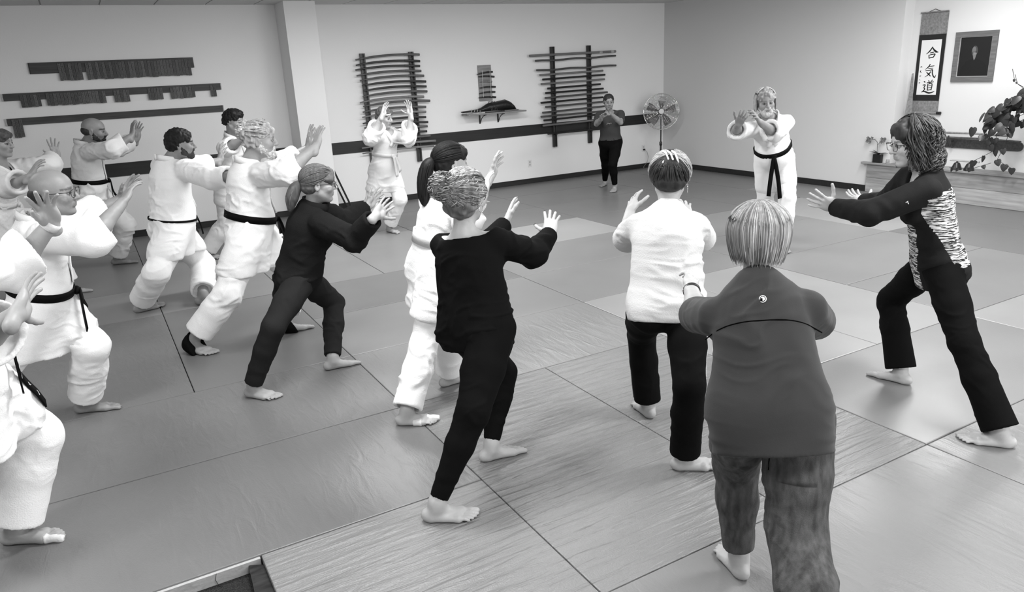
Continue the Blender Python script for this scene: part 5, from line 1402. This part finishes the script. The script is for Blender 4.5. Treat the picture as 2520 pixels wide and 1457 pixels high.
# instructor
p=person('instructor','grey-haired bearded instructor in white uniform and black belt facing the class, framing with hands',girth=1.06,belly=1.0,skin=.24,headdir=-125,headpitch=-6,stubble=.0,brow=.7,handL=dict(palm=(-.75,.1,.3),curl=.30,thumb=.5),handR=dict(palm=(-.2,-.5,.5),curl=.22,thumb=.9),vox=.011,hvox=.0055,fvox=.0045,seed=3)
wear_gi(p,gi3,vee=(.50,.042),slen=.35,prof=(.054,.052,.046,.046,.048,.92),skirt=(.55,.060,.060),drape=(.086,.088,1.2),sl=(.043,.047,.055),tails=((.44,.22),(.40,-.10)),hem=.15,tilt=.05)
hm=hairmat('grey',.24)
parts=[cap(p,.05,-.18,.012,60)]; parts.append(p.strands(220,None,(.47,.40,.40),-.32,phi=(1.15,5.13),wave=.02,r=.0045,seed=4,start=.1,tint=(.5,2.3))); p.hair(parts,hm)
f=Field(); f.cone(p.hp(.37,.07,-.19),p.hp(.33,.13,-.30),.045*p.HS,.05*p.HS,.02); f.cone(p.hp(.37,-.07,-.19),p.hp(.33,-.13,-.30),.045*p.HS,.05*p.HS,.02); f.cone(p.hp(.39,.06,-.18),p.hp(.39,-.06,-.18),.035*p.HS,.035*p.HS,.02); f.ell(p.hp(.29,0,-.44),p.hax,(.12*p.HS,.14*p.HS,.12*p.HS),.03)
for b in (-1,1): f.cone(p.hp(.08,b*.26,-.2),p.hp(.26,b*.12,-.42),.06*p.HS,.07*p.HS,.03)
V,Q=f.mesh(.005,smooth=1); p.hair([(V+vnorm(V,Q)*((vnoise(V*150)-.5)*.008)[:,None],Q)],hairmat('grey_beard',.40),'beard')
u=Field(); p.torso(u,.0); u.plane(p.J['pel']+p.up*.16*p.h,-p.up); u.cone(p.J['neck'],p.J['neck']+p.up*.2,.05*p.h,.05*p.h,.01,op='s'); V,Q=u.mesh(.011); mkmesh('undershirt',[(V,Q)],blk,p.root)
# woman in grey tee at the back
p=person('tee_woman','woman in dark grey tee and black trousers by the staff rack, hands before her face',girth=1.18,fem=True,skin=.26,headdir=-118,headpitch=-8,vox=.011,hvox=.006,fvox=.005,handL=dict(palm=(-.3,-.8,.1),curl=.25),handR=dict(palm=(-.3,-.8,.1),curl=.2),seed=5)
p.trousers(blk,(.056,.052,.040,.036,.026,.92),amp=.005,top=.13); p.top_garment(greytee,.010,'tee_shirt',(.042,.040,.040),(0,.72),-.03,None,.006,('crew',.045),drape=(.092,.092,1.2))
b_=MB(); 
for k in range(6):
    q=p.surf(p.tf,p.J['pel']+(p.J['neck']-p.J['pel'])*(.66+.012*math.sin(k*2.1))+p.S*(-.005-.014*k),p.FT,.003); b_.bar(tuple(q-p.S*.005),tuple(q+p.S*.005+p.up*.004*math.sin(k*5)),.006,.004,tuple(p.up))
lg=b_.build('chest_print',white); lg.parent=p.root; lg.matrix_parent_inverse=Matrix.Translation(-p.root.location)
p.hair([cap(p,.03,-.06,.006,60,.006,lambda f:(f.sph(p.hp(-.50,0,.18),.13*p.HS,.04),f.cone(p.hp(-.45,0,.1),p.hp(-.48,0,-.3),.1*p.HS,.05*p.HS,.04)))],hairmat('dark_brown',.025))
# hands-up person below the sword rack
p=person('hands_up','person in white uniform with white belt raising both hands below the sword rack',girth=1.0,skin=.34,headdir=-55,headpitch=-12,vox=.010,hvox=.0055,fvox=.0045,handL=dict(palm=(-.75,-.55,.2),curl=.16,thumb=1.1),handR=dict(palm=(.6,-.5,.2),curl=.16,thumb=1.1),seed=7)
wear_gi(p,gi3,'white',slen=.55,sl=(.046,.050,.060),vee=(.62,.03),hem=.155,skirt=(.6,.062,.064),drape=(.084,.086,1.2),prof=(.054,.052,.048,.048,.050,.92),tails=((.20,.5),(.26,.10)),hgt=.11)
p.hair([cap(p,.03,-.10,.008,50,extra=lambda f:f.cone(p.hp(.30,.15,.30),p.hp(.34,-.15,.28),.08*p.HS,.07*p.HS,.04))],hairmat('short_brown',.07))
# young man
p=person('young','young man with short dark hair in white uniform in front of the far wall',skin=.26,headdir=-38,headpitch=-10,vox=.011,hvox=.0055,fvox=.0045,stubble=.15,brow=.25,seed=9,handL=dict(palm=(.6,-.5,.1)),handR=dict(palm=(.9,-.3,.2)))
wear_gi(p,gi2,'white',slen=.35,vee=(.60,.035))
p.hair([cap(p,.045,-.08,.008,75,extra=lambda f:f.ell(p.hp(.12,0,.42),p.hax,(.30*p.HS,.28*p.HS,.12*p.HS),.05))],hairmat('black_short',.010))
# bald bearded man
p=person('bald_beard','bald man with dark beard in white uniform under the bottom name rail, palms forward',girth=1.04,belly=.35,skin=.24,headdir=-12,headpitch=-8,stubble=.25,brow=.2,vox=.011,hvox=.0055,fvox=.0045,seed=11,handL=dict(palm=(.6,-.7,.1),curl=.1),handR=dict(palm=(.8,.5,.1),curl=.1))
wear_gi(p,gi2,'black',slen=.62,tails=((.24,.5),(.28,-.45)),hgt=.08)
f=Field(); f.ell(p.hp(-.20,0,.0),p.hax,(.29*p.HS,.345*p.HS,.22*p.HS),.02); f.plane(p.hp(-.02,0,0),p.hax[0],.02); f.plane(p.hp(0,0,-.12),-p.hax[2]+p.hax[0]*.4,.02); V,Q=f.mesh(.006); p.hair([(V,Q)],hairmat('stubble_dark',.03))
beard(p,.022,.9,'black_beard')
# far left man
p=person('far_left','brown-haired man in white uniform over black shirt at the left edge, one palm raised high',skin=.28,headdir=-30,headpitch=-6,vox=.011,hvox=.0055,fvox=.0045,seed=13,handL=dict(palm=(.3,-.9,.1),curl=.12,spread=1.4,thumb=1.2),handR=dict(palm=(.9,.3,.2),curl=.2))
wear_gi(p,gi2,'white',slen=.55,sl=(.046,.052,.060),vee=(.58,.042),hem=.18)
p.hair([cap(p,.035,-.10,.010,45,extra=lambda f:f.cone(p.hp(.28,.12,.30),p.hp(.30,-.16,.22),.08*p.HS,.07*p.HS,.04))],hairmat('brown_side',.06))
u=Field(); p.torso(u,.0); u.plane(p.J['pel']+p.up*.16*p.h,-p.up); u.cone(p.J['neck'],p.J['neck']+p.up*.2,.05*p.h,.05*p.h,.01,op='s'); V,Q=u.mesh(.011); mkmesh('undershirt',[(V,Q)],blk,p.root)
# dark-haired bearded man
p=person('dark_hair','large dark-haired bearded man in white uniform seen from behind his right side',girth=1.14,belly=.5,skin=.26,headdir=-8,headpitch=-4,headscale=.93,brow=.15,seed=15,vox=.010,hvox=.005,fvox=.0045,handL=dict(palm=(.8,-.3,.2)),handR=dict(palm=(.9,.2,.2)))
wear_gi(p,gi,'black',slen=.55,sl=(.048,.048,.046),hem=.115,tails=((.16,.5),(.16,-.5)),hgt=.045,bw=.018,skirt=(.6,.072,.074))
p.hair([cap(p,.045,-.17,.006,70,.005)],hairmat('black_thick',.008)); beard(p,.035,.8,'short_beard',.004)
# white-bearded man
p=person('white_beard','white-bearded man with tousled hair in white uniform and black belt, wearing a black ankle brace',girth=1.12,belly=.55,skin=.32,headdir=-15,headpitch=-4,brow=.7,seed=17,vox=.009,hvox=.005,fvox=.0042,handL=dict(palm=(.7,-.5,.1),curl=.08),handR=dict(palm=(.75,.5,.1),curl=.08))
wear_gi(p,gi,'black',slen=.45,sl=(.048,.049,.048),prof=(.060,.058,.054,.056,.056,.82),hem=.145,tails=((.16,-.9),(.12,-.2)),hgt=.075,tilt=.12,bw=.052,marks=True)
parts=[cap(p,.045,-.14,.020,45,.006,lambda f:f.ell(p.hp(-.42,0,.28),p.hax,(.20*p.HS,.22*p.HS,.24*p.HS),.05),seed=3,tint=(.6,1.4))]
parts.append(swept(p,(-.45,0,.22),300,.055,6,.003,(.5,1.9),1.6,.010,.55)); parts.append(curls(p,36,6,(-.44,0,.30),(.20,.22,.24),.10,.004,(.5,2.4),(.1,.4),(.8,1.6),(0,2.2))); p.hair(parts,hairmat('white_tousled',.34)); beard(p,.50,1.15,'white_beard',.008)
def ankle_sleeve(p,sd,m,hi=.10):
    f=Field(); J=p.J; an=J['ank'+sd]; d=un(J['toe'+sd]-J['heel'+sd]); up=un(J['kn'+sd]-an); L=.152*p.h
    f.cone(an-A3(0,0,.02),an+up*hi,.035*p.h,.032*p.h,.03); f.cone(an-A3(0,0,.02),J['heel'+sd]+d*.45*L+A3(0,0,.035),.034*p.h,.036*p.h,.03,flat=(np.cross(d,A3(0,0,1)),.85)); f.plane(J['heel'+sd]+A3(0,0,.001),A3(0,0,-1)); f.plane(J['heel'+sd]+d*.52*L,d+A3(0,0,.5)); f.plane(J['heel'+sd]+d*.10*L,-d-A3(0,0,.4))
    V,Q=f.mesh(.006); return mkmesh('ankle_brace',[(wrinkle(V,Q,.002,2),Q)],m,p.root)
ankle_sleeve(p,'R',blk,.14); ankle_sleeve(p,'L',blk,.12)
# woman in dark fleece
p=person('fleece','woman in dark fleece and cargo trousers with ponytail and glasses, seen from her right',girth=1.06,fem=True,skin=.34,headdir=-12,headpitch=-4,seed=19,vox=.008,hvox=.0045,fvox=.004,handL=dict(palm=(.7,-.5,.3),curl=.14),handR=dict(palm=(.7,.5,.3),curl=.14))
p.trousers(cargo,(.057,.051,.042,.040,.034,.96),amp=.007,folds='hem'); p.top_garment(fleece,.016,'fleece_jacket',(.046,.044,.036),(1,.86),.05,None,.009,('crew',.046),hemdir=(-.22,.05,.95),drape=(.094,.100,1.2))
collar(p,fleece,.047,.05)
parts=[cap(p,.035,-.20,.004,60,.005,lambda f:f.cone(p.hp(.30,.1,.30),p.hp(.33,-.2,.16),.07*p.HS,.05*p.HS,.05))]
parts.append(swept(p,(-.46,0,.02),260,.04,3)); pony(p,(-.46,0,.02),((-.62,-.02,-.08),(-.72,-.04,-.35),(-.78,-.05,-.68)),(.09,.15,.17,.06),90,None,parts,2); p.hair(parts,hairmat('light_brown',.085)); p.glasses(black)
# ponytail woman in uniform
p=person('pony_gi','woman with long black ponytail in white uniform, partly behind the woman in black',fem=True,skin=.38,headdir=-2,headpitch=-4,seed=21,vox=.008,hvox=.005,fvox=.004,handL=dict(palm=(.7,-.6,.2),curl=.12),handR=dict(palm=(.8,.2,.2),curl=.12))
p.tape('R',.42,.60,beltw); p.tape('R',.66,.99,beltw,'toe_tape',.06)
wear_gi(p,gi,'white',slen=.5,prof=(.054,.052,.048,.050,.052,.95),hem=.15,tails=((.2,.4),(.2,-.3)),hgt=.115,bw=.075,e=.014)
parts=[cap(p,.025,-.22,.003,60,.005,lambda f:f.cone(p.hp(.26,.15,.33),p.hp(.26,-.2,.30),.08*p.HS,.06*p.HS,.05))]; parts.append(swept(p,(-.48,0,.08),260,.045,5,tint=(.5,1.5))); pony(p,(-.48,0,.08),((-.64,.02,.0),(-.72,.05,-.4),(-.72,.06,-.85),(-.70,.06,-1.05)),(.08,.17,.18,.15,.03),110,None,parts,4,spread=.05); p.hair(parts,hairmat('long_black',.006))
# woman in black
p=person('black_outfit','woman in black top and black joggers with curly updo, seen from behind in the middle',girth=1.06,fem=True,skin=.38,headdir=32,headpitch=0,nails=True,seed=23,vox=.007,hvox=.0045,fvox=.0036,tvox=.0045,headscale=1.02,handL=dict(palm=(.75,.1,.2),curl=.10,thumb=.9),handR=dict(palm=(.6,.75,.1),curl=.10,spread=1.1))
p.trousers(blk,(.066,.058,.044,.038,.025,.93),amp=.006,folds='hem'); p.top_garment(blk2,.014,'loose_top',(.038,.038,.028),(1,.95),.06,None,.009,('scoop',.098,.062),drape=(.096,.104,1.25))
parts=[cap(p,.06,-.36,.008,40,.005,lambda f:(f.ell(p.hp(-.46,.18,.26),p.hax,(.20*p.HS,.25*p.HS,.22*p.HS),.04),f.ell(p.hp(-.26,0,-.16),p.hax,(.19*p.HS,.24*p.HS,.24*p.HS),.04)),tint=(.35,1.2))]
parts.append(swept(p,(-.44,.10,.24),330,.08,7,.0028,(.4,2.2),1.9,.02)); parts.append(curls(p,170,8,(-.46,.20,.28),(.24,.31,.27),.09,.0026,(.5,2.3),(.1,.4),(1.0,2.2),(0,2.9))); parts.append(curls(p,150,9,(-.07,0,.14),(.50,.42,.44),.06,.0018,(.5,2.4),(.15,.4),(1,2.4),(.3,2.4))); parts.append(swept(p,(-.44,.10,.24),420,.10,17,.0024,(.3,1.7),2.75,.03,.9,(1.6,3.14),1.4))
p.hair(parts,hairmat('curly_blonde',.17))
f=Field(); f.cone(p.hp(-.47,.03,.20),p.hp(-.45,-.03,.27),.035*p.HS,.035*p.HS,.01); V,Q=f.mesh(.004); mkmesh('hair_tie',[(V,Q)],blk,p.root)
earring(p,-1); earring(p,1)
# woman in white linen shirt
p=person('white_shirt','woman in white linen shirt and black trousers with a hair claw, seen from behind',girth=1.12,fem=True,skin=.36,headdir=48,headpitch=-6,seed=25,vox=.007,hvox=.005,fvox=.0038,tvox=.0045,handL=dict(palm=(.75,.35,.1),curl=.14,spread=1.2),handR=dict(palm=(.5,.8,.1)))
p.trousers(blk,(.058,.053,.043,.043,.044,.97),amp=.005); p.top_garment(linen,.016,'linen_shirt',(.038,.039,.045),(0,.92),.037,None,.012,('crew',.044),stretch=(5,5,22),drape=(.100,.106,1.22))
parts=[cap(p,.045,-.22,.004,45,.005,lambda f:f.ell(p.hp(-.34,0,.32),p.hax,(.15*p.HS,.17*p.HS,.15*p.HS),.05),tint=(.4,1.0))]
rg=np.random.RandomState(3); sw=swept(p,(-.36,0,.44),620,.085,11,.0024,(.3,1.5),2.3,.012,.9,(0,3.1)); parts.append(sw); parts.append(swept(p,(-.34,.0,.46),230,.10,12,.0026,(5,13),2.0,.012,2,(.7,1.75),.5)); parts.append(curls(p,70,13,(-.05,0,.1),(.44,.40,.38),.04,.0014,(1,9),(.3,.7),(.5,1.4),(1.0,2.0)))
p.hair(parts,hairmat('dark_highlights',.035))
g=MB()
for k in range(3): 
    b=(k-1)*.09; g.tube([tuple(p.hp(-.46+.02*k,b-.09,.28)),tuple(p.hp(-.50,b-.05,.42)),tuple(p.hp(-.42,b,.54)),tuple(p.hp(-.33,b+.06,.58)),tuple(p.hp(-.28,b+.05,.50)),tuple(p.hp(-.36,b-.02,.46)),tuple(p.hp(-.50,b+.05,.36)),tuple(p.hp(-.50,b+.06,.24))],.0048,6)

for sd_,b_ in (('R',-1),('L',1)):
    J=p.J; pts=[J['hip'+sd_]+(J['kn'+sd_]-J['hip'+sd_])*t for t in np.linspace(.1,1,10)]+[J['kn'+sd_]+(J['ank'+sd_]-J['kn'+sd_])*t for t in np.linspace(.1,.93,9)]
    pts=[p.cast(p.pM,c,un(p.SP*b_*1.0+p.FP*.25),.001) for c in pts]; tg=np.gradient(np.array(pts),axis=0); tg/=np.linalg.norm(tg,axis=1,keepdims=True); nn=np.repeat((un(p.SP*b_+p.FP*.25))[None],len(pts),0); V,Q=ribbon(pts,np.cross(nn,tg),nn,.022,.002); mkmesh('side_stripe',[(V,Q)],linen,p.root)
o=g.build('hair_claw',mat('pearl_plastic',.75,.3),None,smooth='all'); o.parent=p.root; o.matrix_parent_inverse=Matrix.Translation(-p.root.location); earring(p,-1,.02)
# woman in charcoal top and jeans
p=person('grey_tee','woman with blonde bob in charcoal top and washed jeans, nearest the camera',girth=1.10,fem=True,skin=.38,headdir=44,headpitch=-3,seed=27,vox=.006,hvox=.005,fvox=.0035,headscale=.90,handL=dict(palm=(.6,.7,.0),curl=.25),handR=dict(palm=(.6,.7,.0)),nofootR=False)
p.trousers(denim,(.064,.056,.048,.046,.036,.90),amp=.008,folds='hem',name='jeans',fr=1.25); p.top_garment(tee,.014,'sport_top',(.040,.040,.043),(0,1.0),.068,None,.010,('crew',.046),stretch=(4,4,12),drape=(.092,.116,1.15))
parts=[]; f=Field(); S=p.HS; f.ell(p.hp(-.06,0,.12),p.hax,(.475*S,.45*S,.40*S),.03); f.cone(p.hp(-.15,.12,0),p.hp(-.14,.12,-.24),.31*S,.27*S,.03); f.cone(p.hp(-.15,-.12,0),p.hp(-.14,-.12,-.24),.31*S,.27*S,.03)
f.cone(p.hp(.66,0,.0),p.hp(.6,0,-.6),.33*S,.45*S,.04,op='s'); f.plane(p.hp(0,0,-.40),-p.hax[2]-p.hax[0]*.12,.05); V,Q=f.mesh(.006); parts.append((V,Q,.4+.5*vnoise(V*70)))
parts.append(p.strands(1500,None,(.52,.49,.44),-.34,phi=(.9,5.38),wave=.03,wf=.45,r=.0017,seed=14,start=.06,spreadn=.05,inward=.20,crown=(-.06,.0,.13),tint=(.4,1.7),m=16)); p.hair(parts,hairmat('blonde_bob',.24))
st_=lambda t: p.J['pel']+(p.J['neck']-p.J['pel'])*t
p.seam(p.tM,[st_(.68-.10*(abs(a)/.115)**3)+p.S*a*p.h for a in np.linspace(-.112,.112,17)],[-p.FT]*17,blk,.0022,name='yoke_seam')
for b,nm in ((-1,'back_pocket'),(1,'back_pocket')): p.patch(p.pM,p.J['pel']-A3(0,0,.075*p.h)+p.SP*b*.052*p.h,p.SP,A3(0,0,1),-p.FP,.13,.14,denim,nm,taper=.12,off=.003)
p.seam(p.pM,[p.J['pel']+A3(0,0,z*p.h) for z in np.linspace(-.02,-.10,6)],[-p.FP]*6,blk,.002,'centre_seam')
q=p.cast(p.tM,p.J['pel']+(p.J['neck']-p.J['pel'])*.83-p.S*.008,-p.FT,.001); n_=-p.FT
silver=mat('reflective_print',.65,.4)
x_,y_=disc(p,q,n_,p.up,.0115,silver,'logo_disc'); disc(p,q+n_*.0016,n_,p.up,.0088,tee,'logo_inner'); disc(p,q+n_*.0032,n_,p.up,.0066,silver,'logo_mark')
g=MB(); g.prism([(-.006,-.006),(-.001,-.006),(-.001,.002),(-.006,.002)],tuple(q+n_*.0048),tuple(x_),tuple(y_),tuple(n_*.0008)); o=g.build('logo_notch',tee); o.parent=p.root; o.matrix_parent_inverse=Matrix.Translation(-p.root.location)
g=MB(); J=p.J; ax=un(J['wrL']-J['elL']); a0=un(np.cross(ax,A3(0,0,1))); a1=np.cross(ax,a0)
for k in range(2): g.tube([tuple(J['wrL']-ax*(.035+.012*k)+(a0*math.cos(a)*.031+a1*math.sin(a)*.031)) for a in np.linspace(0,6.2832,25)],.004,6)
o=g.build('bracelet',blackm,None,smooth='all'); o.parent=p.root; o.matrix_parent_inverse=Matrix.Translation(-p.root.location)
# woman at the right
p=person('right_woman','woman with curly dark hair and glasses in black patterned top, lunging at the right edge',fem=True,girth=1.0,skin=.42,headdir=148,headpitch=-10,seed=29,vox=.007,hvox=.0045,fvox=.0036,tvox=.0045,handL=dict(palm=(-.1,.95,.5),curl=.14,spread=1.3,thumb=1.2),handR=dict(palm=(-.3,-.5,.6),curl=.14,spread=1.2))
p.trousers(blk,(.055,.050,.043,.045,.050,.97),amp=.004,folds=True)
heather=clothmat('heathered_stripe',.30,.8,260,.2,.1)
def heath(m):
    N,L=nodes(m); b=N['Principled BSDF']; tc=[n for n in N if n.type=='TEX_COORD'][0]; at=[n for n in N if n.type=='ATTRIBUTE'][0]
    q=N.new('ShaderNodeMapping'); q.inputs['Scale'].default_value=(20,20,210); q.inputs['Rotation'].default_value=(0,.12,0); L.new(tc.outputs['Object'],q.inputs[0]); n=N.new('ShaderNodeTexNoise'); n.inputs['Scale'].default_value=1; n.inputs['Detail'].default_value=2; n.inputs['Distortion'].default_value=.7; L.new(q.outputs[0],n.inputs['Vector'])
    r=N.new('ShaderNodeMapRange'); r.inputs[1].default_value=.47; r.inputs[2].default_value=.56; r.inputs[3].default_value=.02; r.inputs[4].default_value=.62; L.new(n.outputs['Fac'],r.inputs[0])
    g2=N.new('ShaderNodeMath'); g2.operation='GREATER_THAN'; g2.inputs[1].default_value=.5; L.new(at.outputs['Fac'],g2.inputs[0]); mx=N.new('ShaderNodeMix'); mx.data_type='FLOAT'; L.new(g2.outputs[0],mx.inputs[0]); mx.inputs[2].default_value=.010; L.new(r.outputs[0],mx.inputs[3])
    cc=N.new('ShaderNodeCombineColor')
    for i in range(3): L.new(mx.outputs[0],cc.inputs[i])
    L.new(cc.outputs[0],b.inputs['Base Color'])
heath(heather)
def panel(V):
    J=p.J; q=V-J['pel']; z=(q@p.up)/np.linalg.norm(J['neck']-J['pel']); a=q@p.FT/p.h; b=q@p.S/p.h
    back=(a<-.030+.085*np.clip(z/.75,0,1)**1.3)&(z>.03)&(z<.80+.25*np.abs(b))&(np.abs(b)<.15)
    front=(a>.045)&(z<.7)&(np.abs(b)<.05)
    arm=np.minimum(np.linalg.norm(V-J['elL'],axis=1),np.linalg.norm(V-J['elR'],axis=1))<.16*p.h
    return np.where((back|front)&~arm,1.0,0.0)
p.top_garment(heather,.012,'patterned_top',(.042,.038,.029),(1,.97),.06,None,.006,('crew',.045),tintfn=panel,drape=(.084,.094,1.3))
parts=[cap(p,.06,-.85,.010,40,.006,lambda f:(f.ell(p.hp(-.22,0,-.06),p.hax,(.36*p.HS,.38*p.HS,.40*p.HS),.05),f.ell(p.hp(-.24,0,-.40),p.hax,(.30*p.HS,.38*p.HS,.30*p.HS),.05),f.cone(p.hp(.20,.12,.34),p.hp(.22,-.14,.32),.10*p.HS,.09*p.HS,.05)),tint=(.4,1.1))]
parts.append(curls(p,420,15,(-.16,0,.02),(.50,.47,.53),.05,.0028,(.35,2.6),(.25,.6),(1.5,3.2),(.3,2.4))); parts.append(curls(p,420,18,(-.26,0,-.40),(.40,.47,.40),.07,.0028,(.35,2.8),(.25,.5),(1.5,3.2),(.8,2.6),(.9,5.4))); parts.append(p.strands(240,None,(.50,.44,.46),-.55,phi=(.95,5.33),curl=.045,wf=2.2,r=.003,seed=16,tint=(.35,2.2))); p.hair(parts,hairmat('curly_dark',.040)); p.glasses(black)
lg=MB(); q=p.cast(p.tM,p.J['shL']*.62+p.J['elL']*.38,p.S,.001); lg.bar(tuple(q-p.up*.008),tuple(q+p.up*.008+p.FT*.004),.004,.002,tuple(p.S)); lg.bar(tuple(q+p.up*.008),tuple(q+p.up*.002+p.FT*.012),.003,.002,tuple(p.S)); o=lg.build('sleeve_logo',silver); o.parent=p.root; o.matrix_parent_inverse=Matrix.Translation(-p.root.location)
# bald man with glasses
p=person('bald_glasses','bald man with glasses in white uniform and black belt in the left foreground group',girth=1.04,belly=.3,skin=.24,headdir=-18,headpitch=-2,seed=31,vox=.008,hvox=.0045,fvox=.0038,handL=dict(palm=(.8,-.4,.3),curl=.14),handR=dict(palm=(.7,.6,.3),curl=.14))
wear_gi(p,gi,'black',slen=.40,sl=(.048,.056,.060),tails=((.20,-.9),(.16,.9)),hgt=.06,tilt=.1,hem=.15); p.glasses(black)
f=Field(); f.ell(p.hp(-.24,0,-.02),p.hax,(.27*p.HS,.345*p.HS,.20*p.HS),.02); f.plane(p.hp(-.10,0,0),p.hax[0],.02); f.plane(p.hp(0,0,-.12),-p.hax[2]+p.hax[0]*.4,.02); V,Q=f.mesh(.006); p.hair([(V,Q)],hairmat('stubble_back',.02))
# front left person cut by the frame
p=person('front_left','person in white uniform cut off by the left edge, taped big toe and white wristband',girth=1.04,skin=.32,headdir=-10,seed=33,vox=.007,fvox=.0034,tvox=.0045,handL=dict(palm=(.1,-.95,.2),curl=.10,spread=1.5,thumb=.5,scale=1.05),handR=dict(palm=(.8,.5,.2),curl=.12,spread=1.3,thumb=1.2))
wear_gi(p,gi,'black',slen=.42,sl=(.048,.052,.062),prof=(.064,.062,.058,.058,.060,.95),tails=((.34,.5),(.2,-.4)),hgt=.08,hem=.16,marks=True)
p.hair([cap(p,.035,-.10,.008,50)],hairmat('front_left_brown',.06))
band(p,'L',beltw,'wristband'); p.tape('L',.72,.99,beltw,'toe_tape',.08)
